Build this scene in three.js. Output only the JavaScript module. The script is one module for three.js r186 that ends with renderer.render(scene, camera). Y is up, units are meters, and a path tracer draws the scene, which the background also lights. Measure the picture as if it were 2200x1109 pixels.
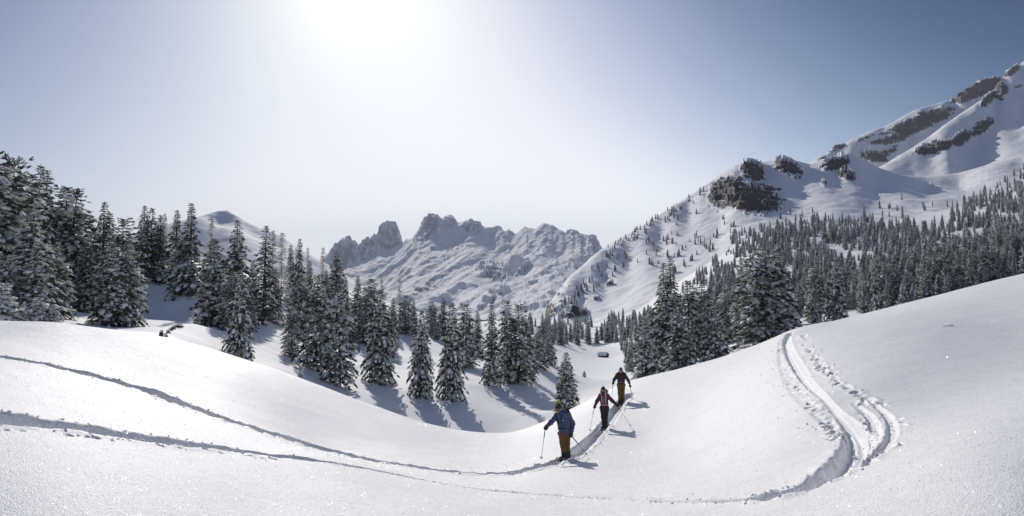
import * as THREE from 'three';
import { ImprovedNoise } from 'three/addons/math/ImprovedNoise.js';
import { mergeGeometries } from 'three/addons/utils/BufferGeometryUtils.js';

// ---------------------------------------------------------------- camera, sky, sun, exposure
const scene = new THREE.Scene();
const F = 1300, CX = 1100, CY = 554.5, TILT = Math.atan(85.5 / F), EYE = 30;
const camera = new THREE.PerspectiveCamera(2 * Math.atan(554.5 / F) * 180 / Math.PI, 2200 / 1109, 0.2, 30000);
camera.position.set(0, EYE, 0);
camera.rotation.set(TILT, 0, 0);
const renderer = new THREE.WebGLRenderer({ antialias: true });
renderer.toneMapping = THREE.LinearToneMapping;
renderer.toneMappingExposure = 1.03;
renderer.shadowMap.enabled = true;

const sunDir = new THREE.Vector3(-0.2448, 0.4448, -0.8615).normalize();
{
  const W = 1024, H = 512, data = new Float32Array(W * H * 4);
  const K = [[0.258, 0.366, 0.325], [1.594, 1.111, 0.847], [-0.733, -0.452, -0.34], [0.157, 0.061, 0.004], [-2.072, -1.728, -1.169], [0.212, 0.169, 0.112], [-0.565, -0.502, -0.383]];
  const deep = [0.085, 0.125, 0.235], glow = [0.1, 0.09, 0.08];
  for (let y = 0; y < H; y++) for (let x = 0; x < W; x++) {
    const el = Math.max(0.001, ((y + 0.5) / H - 0.5) * Math.PI), a = ((x + 0.5) / W - 0.5) * 2 * Math.PI;
    const dx = Math.cos(el) * Math.cos(a), dy = Math.sin(el), dz = Math.cos(el) * Math.sin(a);
    const th = Math.acos(Math.min(1, Math.max(-1, dx * sunDir.x + dy * sunDir.y + dz * sunDir.z))) * 180 / Math.PI;
    const az = Math.min(45, Math.max(-45, Math.atan2(dx, -dz) * 180 / Math.PI)) / 40, e = Math.min(30, el * 180 / Math.PI) / 20, t = Math.min(60, th) / 30;
    let k = Math.min(1, Math.max(0, (th - 50) / 35)); k = k * k * (3 - 2 * k);
    for (let c = 0; c < 3; c++) {
      let l = K[0][c] + K[1][c] * t + K[2][c] * t * t + K[3][c] * e + K[4][c] * t * e + K[5][c] * az + K[6][c] * az * az;
      l -= Math.log(1 + Math.pow(Math.exp(l) / [1.15, 1.19, 1.27][c], 9)) / 9;  // the haze round the sun levels off
      data[(y * W + x) * 4 + c] = Math.exp((1 - k) * l + k * Math.log(deep[c])) + glow[c] * Math.exp(-th / 4);
    }
    data[(y * W + x) * 4 + 3] = 1;
  }
  const sky = new THREE.DataTexture(data, W, H, THREE.RGBAFormat, THREE.FloatType);
  sky.mapping = THREE.EquirectangularReflectionMapping;
  sky.magFilter = THREE.LinearFilter; sky.needsUpdate = true;
  scene.background = sky; scene.environment = sky;
}
const sun = new THREE.DirectionalLight(new THREE.Color(1.0, 0.955, 0.89), 3.35);
sun.position.copy(sunDir).multiplyScalar(900).add(new THREE.Vector3(0, EYE, 0));
sun.target.position.set(0, EYE - 10, -60);
sun.castShadow = true; sun.shadow.radius = 1;
Object.assign(sun.shadow.camera, { left: -400, right: 400, top: 300, bottom: -300, near: 1, far: 2500 });
sun.shadow.mapSize.set(4096, 4096);
scene.add(sun, sun.target);
scene.fog = new THREE.FogExp2(new THREE.Color(0.86, 0.92, 1.0), 0.00007);

// ---------------------------------------------------------------- helpers
let seed = 12345;
const reseed = (s) => { seed = s >>> 0; };
const rnd = () => { seed = (seed + 0x6D2B79F5) | 0; let t = Math.imul(seed ^ (seed >>> 15), 1 | seed); t = (t + Math.imul(t ^ (t >>> 7), 61 | t)) ^ t; return ((t ^ (t >>> 14)) >>> 0) / 4294967296; };
const rr = (a, b) => a + (b - a) * rnd();
const clamp = (x, a, b) => Math.min(b, Math.max(a, x));
const lerp = (a, b, t) => a + (b - a) * t;
const sstep = (a, b, x) => { const t = clamp((x - a) / (b - a), 0, 1); return t * t * (3 - 2 * t); };
const noiser = new ImprovedNoise();
const N2 = (x, y, z = 0.37) => noiser.noise(x, y, z);
const fbm = (x, y, o = 4, z = 0.37) => { let s = 0, a = 1, n = 0; for (let i = 0; i < o; i++) { s += a * N2(x, y, z + i * 7.13); n += a; a *= 0.5; x = x * 2.03 + 5.1; y = y * 2.03 - 3.7; } return s / n; };
const ridged = (x, y, o = 4, z = 0.61) => { let s = 0, a = 1, n = 0; for (let i = 0; i < o; i++) { s += a * (1 - 2 * Math.abs(N2(x, y, z + i * 3.7))); n += a; a *= 0.5; x = x * 2.1 + 9.2; y = y * 2.1 + 1.3; } return s / n; };
const used = new Map();
const numbered = (n) => { const k = used.get(n) ?? 0; used.set(n, k + 1); return k ? n + '_' + String(k).padStart(3, '0') : n; };
function tag(o, label, category, group, kind) {
  o.userData = { label };
  if (category) o.userData.category = category;
  if (group) o.userData.group = group;
  if (kind) o.userData.kind = kind;
  return o;
}
function mesh(name, geo, mat, parent) {
  const m = new THREE.Mesh(geo, mat); m.castShadow = m.receiveShadow = true;
  m.name = parent ? name : numbered(name);
  (parent ?? scene).add(m);
  return m;
}
function thing(name, x, y, z, label, category, group) {
  const g = new THREE.Group(); g.name = numbered(name); g.position.set(x, y, z); scene.add(g);
  return tag(g, label, category, group);
}
// direction through a pixel of the photograph as (azimuth, slope = rise per metre of horizontal distance)
const cT = Math.cos(TILT), sT = Math.sin(TILT);
function ray(px, py) {
  const x = (px - CX) / F, y = (CY - py) / F;
  const Y = y * cT + sT, Z = y * sT - cT;
  return [Math.atan2(x, -Z), Y / Math.hypot(x, Z)];
}
const pixelOf = (th, r, h) => { const x = Math.sin(th) * r, z = -Math.cos(th) * r, d = -(z * cT - h * sT) , yc = h * cT + z * sT; return [CX + F * x / d, CY - F * yc / d]; };
const columnOf = (th) => CX + Math.tan(th) * F * (cT + 0.0657692 * sT);
const at = (th, r, h = 0) => new THREE.Vector3(Math.sin(th) * r, EYE + h, -Math.cos(th) * r);
// thin-plate spline through scattered values
function tps(pts) {
  const n = pts.length, m = n + 3, A = Array.from({ length: m }, () => new Float64Array(m + 1));
  const U = (d2) => d2 < 1e-12 ? 0 : 0.5 * d2 * Math.log(d2);
  for (let i = 0; i < n; i++) {
    const [u, v, w, soft] = pts[i];
    for (let j = 0; j < n; j++) A[i][j] = U((u - pts[j][0]) ** 2 + (v - pts[j][1]) ** 2);
    A[i][i] += soft ?? 1e-4;
    A[i][n] = A[n][i] = 1; A[i][n + 1] = A[n + 1][i] = u; A[i][n + 2] = A[n + 2][i] = v; A[i][m] = w;
  }
  for (let c = 0; c < m; c++) {
    let p = c; for (let r = c + 1; r < m; r++) if (Math.abs(A[r][c]) > Math.abs(A[p][c])) p = r;
    [A[c], A[p]] = [A[p], A[c]];
    for (let r = c + 1; r < m; r++) { const f = A[r][c] / A[c][c]; if (f) for (let k = c; k <= m; k++) A[r][k] -= f * A[c][k]; }
  }
  const w = new Float64Array(m);
  for (let r = m - 1; r >= 0; r--) { let s = A[r][m]; for (let k = r + 1; k < m; k++) s -= A[r][k] * w[k]; w[r] = s / A[r][r]; }
  const pu = Float64Array.from(pts, (p) => p[0]), pv = Float64Array.from(pts, (p) => p[1]);
  return (u, v) => { let s = w[n] + w[n + 1] * u + w[n + 2] * v; for (let i = 0; i < n; i++) { const d2 = (u - pu[i]) ** 2 + (v - pv[i]) ** 2; if (d2 > 1e-12) s += w[i] * 0.5 * d2 * Math.log(d2); } return s; };
}
// the same, tabulated on a grid and read back with a smooth (Catmull-Rom) lookup
function table(f, u0, u1, nu, v0, v1, nv) {
  const T = new Float64Array((nu + 1) * (nv + 1));
  for (let j = 0; j <= nv; j++) for (let i = 0; i <= nu; i++) T[j * (nu + 1) + i] = f(lerp(u0, u1, i / nu), lerp(v0, v1, j / nv));
  const cr = (a, b, c, d, t) => b + 0.5 * t * (c - a + t * (2 * a - 5 * b + 4 * c - d + t * (3 * (b - c) + d - a)));
  return (u, v) => {
    const x = clamp((u - u0) / (u1 - u0) * nu, 0, nu - 1e-6), y = clamp((v - v0) / (v1 - v0) * nv, 0, nv - 1e-6), i = Math.floor(x), j = Math.floor(y), row = [];
    for (let k = -1; k < 3; k++) {
      const o = clamp(j + k, 0, nv) * (nu + 1), g = (q) => T[o + clamp(i + q, 0, nu)];
      row.push(cr(g(-1), g(0), g(1), g(2), x - i));
    }
    return cr(row[0], row[1], row[2], row[3], y - j);
  };
}
function polyAt(P, x) {  // piecewise linear through [x, y] pairs
  if (x <= P[0][0]) return P[0][1];
  for (let i = 1; i < P.length; i++) if (x <= P[i][0]) return lerp(P[i - 1][1], P[i][1], (x - P[i - 1][0]) / (P[i][0] - P[i - 1][0]));
  return P[P.length - 1][1];
}

// ---------------------------------------------------------------- materials
function tileNoise(n, layers, s) {  // tileable noise, about -1..1
  reseed(s); const out = new Float32Array(n * n);
  for (const [cells, amp, power] of layers) {
    const g = new Float32Array(cells * cells).map(() => rnd() * 2 - 1);
    for (let y = 0; y < n; y++) for (let x = 0; x < n; x++) {
      const fx = x / n * cells, fy = y / n * cells, i = Math.floor(fx), j = Math.floor(fy), tx = sstep(0, 1, fx - i), ty = sstep(0, 1, fy - j);
      const q = (a, b) => g[((b + cells) % cells) * cells + (a + cells) % cells];
      let v = lerp(lerp(q(i, j), q(i + 1, j), tx), lerp(q(i, j + 1), q(i + 1, j + 1), tx), ty);
      if (power) v = Math.sign(v) * Math.pow(Math.abs(v), power);
      out[y * n + x] += amp * v;
    }
  }
  return out;
}
function texture(n, f, srgb) {
  const d = new Uint8Array(n * n * 4);
  for (let i = 0; i < n * n; i++) { const c = f(i); for (let k = 0; k < 3; k++) d[i * 4 + k] = clamp(Math.round(c[k] * 255), 0, 255); d[i * 4 + 3] = 255; }
  const t = new THREE.DataTexture(d, n, n); t.wrapS = t.wrapT = THREE.RepeatWrapping; t.magFilter = THREE.LinearFilter; t.minFilter = THREE.LinearMipmapLinearFilter; t.generateMipmaps = true;
  if (srgb) t.colorSpace = THREE.SRGBColorSpace;
  t.needsUpdate = true; return t;
}
const grain = tileNoise(512, [[256, 0.55], [128, 0.4], [64, 0.25], [24, 0.2], [8, 0.15]], 5);
const drift = tileNoise(512, [[6, 0.8], [14, 0.5], [40, 0.25], [110, 0.12]], 9);
const snowMap = texture(512, (i) => { const v = 0.94 + 0.07 * grain[i]; return [v, v, v * 1.004]; }, true);
const snowBump = texture(512, (i) => { const v = 0.5 + 0.4 * grain[i]; return [v, v, v]; });
const driftBump = texture(512, (i) => { const v = 0.5 + 0.3 * drift[i]; return [v, v, v]; });
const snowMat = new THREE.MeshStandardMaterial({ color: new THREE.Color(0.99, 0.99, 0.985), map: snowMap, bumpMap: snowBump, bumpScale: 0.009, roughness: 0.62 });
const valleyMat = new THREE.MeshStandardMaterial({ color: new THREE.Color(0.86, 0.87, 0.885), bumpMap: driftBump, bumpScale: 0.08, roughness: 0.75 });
const hillMat = new THREE.MeshStandardMaterial({ color: 0xffffff, vertexColors: true, bumpMap: driftBump, bumpScale: 0.3, roughness: 0.85 });
const SNOW = [0.93, 0.935, 0.945];

// ---------------------------------------------------------------- the snow field in front and the valley behind it: one height function
const crest = [[-500, 672], [-250, 680], [0, 690], [100, 692], [200, 703], [300, 716], [400, 735], [500, 764], [600, 796], [700, 833], [800, 870], [900, 904], [980, 923], [1050, 931], [1100, 929], [1150, 914], [1200, 892], [1250, 868], [1300, 843], [1350, 821], [1400, 807], [1450, 795], [1500, 781], [1550, 767], [1600, 750], [1650, 731], [1700, 709], [1800, 687], [1900, 664], [2000, 638], [2100, 612], [2200, 588], [2450, 530], [2700, 480]];
const crestR = [[-500, 34], [0, 33], [500, 34], [900, 36], [1050, 37], [1200, 39], [1350, 42], [1500, 41], [1700, 38], [1900, 42], [2200, 46], [2700, 50]];
const groundT = (() => {
  const P = [], add = (px, py, r, soft) => { const [th, t] = ray(px, py); P.push([th * 4, Math.log(r) * 1.6, t, soft]); };
  const addH = (px, r, h) => P.push([ray(px, 640)[0] * 4, Math.log(r) * 1.6, h / r]);
  for (const [px, py] of crest) {
    const D = polyAt(crestR, px), ex = (px > 600 && px < 1300) ? 1.2 : 1;
    add(px, py, D); add(px, py + (px < 900 ? 15 : 8) * ex, D * 0.85); add(px, py + 8 * ex, D * 1.13);
    if (px > 480) add(px, py + 30 + 12 * ex, D * 1.28);
  }
  for (const px of [-500, -100, 400, 900, 1400, 1800, 2200, 2700]) { addH(px, 2, -2.5); addH(px, 3.6, -2.45 - 0.1 * Math.exp(-(((px - 1150) / 600) ** 2))); }
  for (const q of [[0, 1109, 6.7], [550, 1109, 7.7], [1100, 1109, 8.7], [1600, 1109, 7.6], [2200, 1109, 6.0], [0, 900, 10], [350, 945, 10.6], [700, 987, 11.5], [1100, 1053, 11.8], [0, 768, 19.5], [300, 835, 19.5], [700, 965, 19],
    [1080, 1022, 17], [1220, 985, 19.2], [1300, 920, 26.6], [1335, 867, 31.5], [1590, 1075, 8.6], [1830, 950, 11.6], [1770, 855, 16.5], [1700, 780, 24], [2200, 850, 14], [2000, 850, 15.5], [2200, 720, 24], [2000, 740, 22],
    [1500, 900, 24], [1500, 1000, 15], [1400, 930, 24.5], [1080, 975, 24], [800, 910, 26], [500, 805, 25], [300, 768, 25], [-400, 900, 10], [-400, 760, 19.5], [2600, 850, 13], [2600, 700, 22]]) add(...q);
  // hidden dip behind the left crest, then the wooded slope
  for (const q of [[0, 694, 42], [200, 712, 43], [-400, 690, 44],
    [30, 688, 55], [75, 684, 58], [250, 707, 60], [150, 656, 78], [60, 640, 95], [30, 590, 140], [120, 590, 150], [360, 722, 52], [415, 706, 66], [514, 768, 60], [466, 702, 80], [557, 698, 92], [360, 650, 113], [340, 692, 107], [290, 706, 98], [430, 668, 106], [310, 606, 122], [375, 609, 122], [405, 630, 112], [523, 663, 105],
    [627, 650, 145], [640, 672, 126], [722, 637, 165], [627, 768, 76], [600, 793, 58], [679, 794, 70], [733, 828, 62], [700, 833, 58], [800, 868, 58], [817, 824, 72], [770, 715, 125], [640, 720, 100], [871, 718, 135], [909, 853, 66], [978, 858, 66], [900, 900, 57], [1000, 916, 57], [1100, 918, 60], [1150, 900, 62], [1067, 829, 80], [1100, 822, 84], [1118, 821, 84], [1031, 769, 120], [930, 714, 150], [1162, 790, 110], [1180, 781, 120], [1221, 880, 64], [1170, 870, 72],
    [1240, 850, 92], [1240, 815, 140], [1300, 790, 200], [1330, 808, 150], [1296, 767.5, 290], [1220, 752, 290], [1250, 741, 350], [1200, 730, 350], [1345, 757, 300], [1330, 735, 350], [1360, 715, 420], [1250, 705, 600], [1100, 700, 500], [900, 690, 400], [700, 620, 300], [500, 590, 260], [300, 570, 260], [0, 540, 260], [-300, 540, 200], [-300, 620, 100], [-300, 660, 60],
    [1400, 812, 62], [1435, 800, 70], [1492, 778, 80], [1538, 771, 74], [1626, 736, 90], [1672, 712, 95], [1741, 694, 120], [1860, 675, 150], [2000, 655, 180], [2150, 620, 190],
    [1430, 690, 330], [1450, 660, 400], [1550, 640, 330], [1600, 570, 480], [1700, 610, 310], [1690, 492, 650], [1900, 600, 280], [1900, 500, 600], [2100, 560, 300], [2060, 480, 600], [2200, 540, 300], [2200, 430, 680], [2600, 600, 200], [2600, 480, 400], [2600, 400, 700],
    [1180, 712, 700], [1300, 690, 660], [1400, 655, 640], [1500, 585, 660], [1100, 690, 800], [800, 660, 700], [300, 540, 500]]) add(...q);
  for (const [px, h] of [[-300, 40], [200, 42], [600, 0], [1000, -40], [1200, -30], [1500, 40], [1800, 90], [2200, 120], [2600, 170]]) addH(px, 900, h);
  return table(tps(P), -3.6, 3.6, 360, Math.log(1.6) * 1.6, Math.log(900) * 1.6, 420);
})();
const THM = 0.88;
function groundRaw(th, r) {
  let t;
  if (Math.abs(th) <= THM) t = groundT(th * 4, Math.log(r) * 1.6);
  else {  // behind the camera: from one side's profile to the other's
    const f = (Math.abs(th) - THM) / (2 * (Math.PI - THM)), k = th > 0 ? f : 1 - f, s = sstep(0, 1, k);
    const q = Math.log(r) * 1.6; t = lerp(groundT(THM * 4, q), groundT(-THM * 4, q), s);
  }
  return t * r;
}
function ground(th, r) {
  const x = Math.sin(th) * r, z = -Math.cos(th) * r, far = sstep(46, 60, r);
  let h = groundRaw(th, r) + (1 - far) * (0.05 * N2(x * 0.22, z * 0.22) + 0.018 * N2(x * 0.9, z * 0.9, 2.2)) * sstep(2, 8, r);
  if (far > 0) {
    const calm = 1 - 0.75 * Math.exp(-(((th - 0.14) / 0.07) ** 2)) * sstep(80, 130, r) * (1 - sstep(300, 340, r));
    h += far * calm * (0.55 * N2(x * 0.06, z * 0.06) + 0.28 * Math.max(-0.2, N2(x * 0.21, z * 0.21, 4.4)) + (r > 140 ? sstep(140, 300, r) * 2.2 * N2(x * 0.018, z * 0.018, 8.1) : 0));
  }
  return h;
}
function hitGround(px, py, r0 = 2.2, r1 = 55) {  // where the ray through a photo pixel meets the ground
  const [th, t] = ray(px, py);
  let lo = r0, step = 1.006;
  for (let r = r0; r < r1; r *= step) { if (ground(th, r) / r >= t) { let a = lo, b = r; for (let i = 0; i < 14; i++) { const m = (a + b) / 2; if (ground(th, m) / m >= t) b = m; else a = m; } return { th, r: b }; } lo = r; }
  return { th, r: r1, missed: true };
}

// ---------------------------------------------------------------- ski tracks pressed into the near snow
const marks = [];  // polylines in world x, z with half width, depth
const dips = [];   // single holes beside the tracks
{
  const line = (pts, kind) => {
    const w = pts.map(([px, py, hw, d, band]) => { const g = hitGround(px, py); return [Math.sin(g.th) * g.r, -Math.cos(g.th) * g.r, hw, d, band ?? 0]; });
    const c = new THREE.CatmullRomCurve3(w.map((p) => new THREE.Vector3(p[0], 0, p[1])), false, 'centripetal');
    const n = pts.length * 14, out = [];
    for (let i = 0; i <= n; i++) {
      const u = i / n, p = c.getPoint(u), k = u * (w.length - 1), a = Math.min(w.length - 2, Math.floor(k)), f = k - a;
      out.push([p.x, p.z, (kind === 'skin' ? 1.3 : 1.2) * lerp(w[a][2], w[a + 1][2], f), (kind === 'skin' ? 1.25 : 1.1) * lerp(w[a][3], w[a + 1][3], f), lerp(w[a][4], w[a + 1][4], f)]);
    }
    marks.push({ out, kind });
    return out;
  };
  line([[-60, 764, 0.2, 0.1], [0, 768, 0.2, 0.12], [100, 785, 0.22, 0.14], [200, 808, 0.24, 0.16], [300, 835, 0.24, 0.17], [400, 872, 0.24, 0.17], [500, 908, 0.23, 0.16], [600, 938, 0.22, 0.16], [700, 967, 0.22, 0.17], [800, 990, 0.22, 0.18], [900, 1007, 0.23, 0.2], [1000, 1018, 0.25, 0.22], [1070, 1021, 0.26, 0.24], [1140, 1010, 0.26, 0.24], [1190, 996, 0.25, 0.24], [1222, 983, 0.25, 0.24], [1252, 962, 0.25, 0.24], [1280, 938, 0.24, 0.22], [1302, 914, 0.24, 0.2], [1322, 884, 0.24, 0.2], [1338, 864, 0.24, 0.2], [1352, 848, 0.22, 0.16]], 'skin');
  line([[-60, 889, 0.24, 0.19], [0, 902, 0.24, 0.19], [100, 913, 0.24, 0.18], [200, 926, 0.23, 0.17], [300, 940, 0.22, 0.16], [400, 955, 0.19, 0.15], [500, 968, 0.15, 0.14], [600, 981, 0.11, 0.1], [700, 993, 0.08, 0.07], [800, 1010, 0.055, 0.055], [900, 1030, 0.045, 0.045], [1000, 1047, 0.04, 0.04], [1100, 1058, 0.04, 0.035], [1200, 1066, 0.035, 0.03], [1300, 1071, 0.035, 0.03], [1400, 1075, 0.04, 0.04], [1500, 1078, 0.05, 0.05], [1590, 1075, 0.07, 0.08], [1640, 1070, 0.12, 0.14], [1700, 1058, 0.17, 0.2], [1762, 1034, 0.2, 0.18, 0], [1806, 1002, 0.22, 0.2, 0.04], [1832, 972, 0.22, 0.21, 0.1], [1842, 946, 0.19, 0.2, 0.2], [1832, 920, 0.13, 0.17, 0.36], [1808, 894, 0.07, 0.1, 0.5], [1772, 855, 0.05, 0.07, 0.6], [1742, 828, 0.08, 0.1, 0.62], [1722, 800, 0.12, 0.16, 0.65], [1704, 772, 0.13, 0.18, 0.6], [1694, 750, 0.13, 0.18, 0.5], [1690, 730, 0.13, 0.18, 0.4], [1700, 714, 0.14, 0.16, 0.3]], 'descent');
  line([[1835, 868, 0.03, 0.02], [1868, 895, 0.06, 0.05], [1880, 930, 0.07, 0.06], [1866, 965, 0.06, 0.06], [1835, 1003, 0.05, 0.05], [1790, 1032, 0.03, 0.02]], 'skid');
  line([[1868, 862, 0.03, 0.02], [1905, 892, 0.05, 0.05], [1918, 925, 0.06, 0.06], [1898, 965, 0.05, 0.05], [1862, 1000, 0.03, 0.02]], 'skid');
  const spot = (px, py, r, d) => { const g = hitGround(px, py); if (!g.missed) dips.push([Math.sin(g.th) * g.r, -Math.cos(g.th) * g.r, r * 0.75, d * 0.8, rnd() * 6.28, rr(0.5, 1)]); };
  reseed(77);
  const along = (P, n, spread, rmin, rmax, d) => { for (let i = 0; i < n; i++) { const k = rnd() * (P.length - 1), a = Math.floor(k), f = k - a; spot(lerp(P[a][0], P[a + 1][0], f) + rr(-1, 1) * spread, lerp(P[a][1], P[a + 1][1], f) + rr(-1, 1) * spread * 0.6, rr(rmin, rmax), d * rr(0.4, 1.1)); } };
  along([[1692, 726], [1683, 755], [1690, 790], [1706, 822], [1740, 860], [1772, 895], [1795, 930], [1800, 945]], 46, 9, 0.08, 0.2, 0.12);
  along([[1726, 722], [1738, 745], [1752, 772], [1778, 797], [1800, 820], [1838, 846], [1865, 862]], 58, 9, 0.08, 0.22, 0.13);
  along([[1865, 862], [1895, 880], [1925, 905], [1940, 918], [1915, 950], [1895, 968], [1860, 990]], 26, 12, 0.07, 0.16, 0.08);
  along([[1850, 880], [1870, 930], [1845, 985], [1800, 1030]], 60, 10, 0.04, 0.1, 0.05);
  along([[1190, 1008], [1245, 990], [1285, 958], [1320, 915], [1345, 880], [1362, 855]], 70, 4, 0.06, 0.13, 0.08);
  along([[960, 1008], [1060, 1008], [1150, 985], [1200, 962], [1240, 935], [1275, 905], [1305, 870]], 60, 4, 0.05, 0.12, 0.07);
  along([[100, 782], [300, 830], [500, 902], [700, 961], [900, 1000]], 46, 3, 0.04, 0.1, 0.05);
  along([[0, 925], [200, 940], [400, 965], [600, 990]], 26, 4, 0.04, 0.09, 0.05);
}
const CELL = 1.0, cells = new Map();
const keyOf = (x, z) => Math.floor(x / CELL) * 4096 + Math.floor(z / CELL);
marks.forEach((m, mi) => { for (let i = 0; i + 1 < m.out.length; i++) { const a = m.out[i]; const R = 2.2; for (let x = -R; x <= R; x += CELL) for (let z = -R; z <= R; z += CELL) { const k = keyOf(a[0] + x, a[1] + z); let l = cells.get(k); if (!l) cells.set(k, l = { s: new Set(), d: [] }); l.s.add(mi * 100000 + i); } } });
dips.forEach((d) => { for (let x = -1; x <= 1; x++) for (let z = -1; z <= 1; z++) { const k = keyOf(d[0] + x * 0.5, d[1] + z * 0.5); let l = cells.get(k); if (!l) cells.set(k, l = { s: new Set(), d: [] }); if (!l.d.includes(d)) l.d.push(d); } });
function pressed(x, z) {  // change of the snow surface at a point
  const l = cells.get(keyOf(x, z)); if (!l) return 0;
  let h = 0; const best = new Map();
  for (const id of l.s) {
    const mi = Math.floor(id / 100000), i = id % 100000, a = marks[mi].out[i], b = marks[mi].out[i + 1];
    const dx = b[0] - a[0], dz = b[1] - a[1], L2 = dx * dx + dz * dz || 1e-9, f = clamp(((x - a[0]) * dx + (z - a[1]) * dz) / L2, 0, 1);
    const ex = x - a[0] - f * dx, ez = z - a[1] - f * dz, d = Math.hypot(ex, ez), side = Math.sign(ex * dz - ez * dx), o = best.get(mi);
    if (!o || d < o.d) best.set(mi, { d, side, soft: marks[mi].kind === 'descent', w: lerp(a[2], b[2], f), depth: lerp(a[3], b[3], f), band: lerp(a[4], b[4], f) });
  }
  for (const o of best.values()) {
    const edge = 0.02 * N2(x * 3.1, z * 3.1, 1.7) + 0.012 * N2(x * 12, z * 12, 3.1), w = Math.max(0.01, o.w * (1 + edge * 2) + edge * Math.min(1, o.w * 5) * 0.7);
    const inside = 1 - sstep(w * (o.band > 0.01 || o.soft ? 0.45 : 0.74), w * 1.1 + 0.012, o.d);
    let dd = -o.depth * inside;
    if (o.w > 0.15) dd += inside * 0.02 * Math.cos(o.d / o.w * 9);                       // the two ski grooves
    const out = Math.max(0, o.d - w);
    dd += (o.band > 0.05 ? 0.12 : 0.2) * o.depth * (1 - inside) * Math.exp(-((out / (0.05 + o.w * 0.35)) ** 2)) * clamp(0.55 + 1.4 * N2(x * 3.3, z * 3.3, 9.2), 0, 1.6);
    if (o.band > 0.05) {  // skidded band beside the descent groove
      const q = o.side > 0 ? 0.8 : 0.02, inb = 1 - sstep(o.band * q * 0.8, o.band * q * 1.15, o.d);
      dd += (1 - inside) * inb * (-0.04 + 0.035 * N2(x * 4.2, z * 4.2, 5.5) + 0.028 * N2(x * 11, z * 11, 6.5));
    }
    h += dd;
  }
  for (const [X, Z, R, D, a, asp] of l.d) {
    const ex = x - X, ez = z - Z, u = ex * Math.cos(a) + ez * Math.sin(a), v = (-ex * Math.sin(a) + ez * Math.cos(a)) / asp, d = Math.hypot(u, v) / R;
    if (d < 2) h += -D * (1 - sstep(0.5, 1.0, d)) + 0.4 * D * Math.exp(-(((d - 1.25) / 0.3) ** 2)) * (0.5 + N2(x * 8, z * 8, 2.9));
  }
  return h;
}
const nearHeight = (th, r) => ground(th, r) + (r < 50 ? pressed(Math.sin(th) * r, -Math.cos(th) * r) : 0);
const groundAt = (x, z) => nearHeight(Math.atan2(x, -z), Math.hypot(x, z)) + EYE;
function polarSheet(ths, rs, height, uvScale, color, skipCentre) {
  const nu = ths.length, nv = rs.length, pos = new Float32Array(nu * nv * 3), uv = new Float32Array(nu * nv * 2), col = color ? new Float32Array(nu * nv * 3) : null;
  for (let j = 0, k = 0; j < nv; j++) for (let i = 0; i < nu; i++, k++) {
    const x = Math.sin(ths[i]) * rs[j], z = -Math.cos(ths[i]) * rs[j], h = height(ths[i], rs[j], i, j);
    pos[k * 3] = x; pos[k * 3 + 1] = EYE + h; pos[k * 3 + 2] = z; uv[k * 2] = x / uvScale; uv[k * 2 + 1] = z / uvScale;
  }
  const idx = new Uint32Array((nu - 1) * (nv - 1) * 6);
  for (let j = 0, k = 0; j < nv - 1; j++) for (let i = 0; i < nu - 1; i++) { const a = j * nu + i, b = a + 1, c = a + nu, d = c + 1; idx.set([a, b, c, b, d, c], k); k += 6; }
  const g = new THREE.BufferGeometry();
  g.setAttribute('position', new THREE.BufferAttribute(pos, 3)); g.setAttribute('uv', new THREE.BufferAttribute(uv, 2)); g.setIndex(new THREE.BufferAttribute(idx, 1));
  g.computeVertexNormals();
  if (color) { const nrm = g.attributes.normal.array; for (let j = 0, k = 0; j < nv; j++) for (let i = 0; i < nu; i++, k++) { const c = color(ths[i], rs[j], pos[k * 3], pos[k * 3 + 1] - EYE, pos[k * 3 + 2], nrm[k * 3 + 1], k); col.set(c, k * 3); } g.setAttribute('color', new THREE.BufferAttribute(col, 3)); }
  return g;
}
const range = (a, b, n) => Array.from({ length: n + 1 }, (_, i) => lerp(a, b, i / n));
const logRange = (a, b, n) => Array.from({ length: n + 1 }, (_, i) => a * Math.pow(b / a, i / n));
const LEFT = -0.83, RIGHT = 0.83;
{
  const side = range(-Math.PI, LEFT, 60).slice(0, -1).concat(range(LEFT, RIGHT, 860)).concat(range(RIGHT, Math.PI, 60).slice(1));
  const near = polarSheet(side, logRange(4.4, 52, 580), (th, r) => nearHeight(th, r), 1.4);
  tag(mesh('snow_field', near, snowMat), 'sunlit open snow slope crossed by curving ski tracks', null, null, 'structure');
  const feet = polarSheet(side, [0.02, 0.9, 1.7, 2.6, 3.6, 4.4], (th, r) => (r < 1.8 ? ground(th, 1.7) : nearHeight(th, r)), 1.4);
  tag(mesh('snow_under_camera', feet, snowMat), 'snow slope underfoot below the viewpoint', null, null, 'structure');
  const side2 = range(-Math.PI, LEFT, 40).slice(0, -1).concat(range(LEFT, RIGHT, 420)).concat(range(RIGHT, Math.PI, 40).slice(1));
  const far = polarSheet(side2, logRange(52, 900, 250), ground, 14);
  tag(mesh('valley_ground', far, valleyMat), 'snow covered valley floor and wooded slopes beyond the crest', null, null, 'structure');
  const rim = polarSheet(range(-Math.PI, Math.PI, 90), [900, 1300, 2500, 4500, 6500], (th, r) => lerp(ground(th, 900), -120, sstep(900, 2500, r)), 14);
  tag(mesh('distant_ground', rim, valleyMat), 'snowy ground that runs on under the mountains', null, null, 'structure');
}

// ---------------------------------------------------------------- mountains: real height fields at their distances
const steps = (h, p) => { const k = h / p, i = Math.floor(k), f = k - i; return (i + sstep(0.3, 0.62, f) * 0.8 + f * 0.2) * p; };  // ledges and faces
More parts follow.
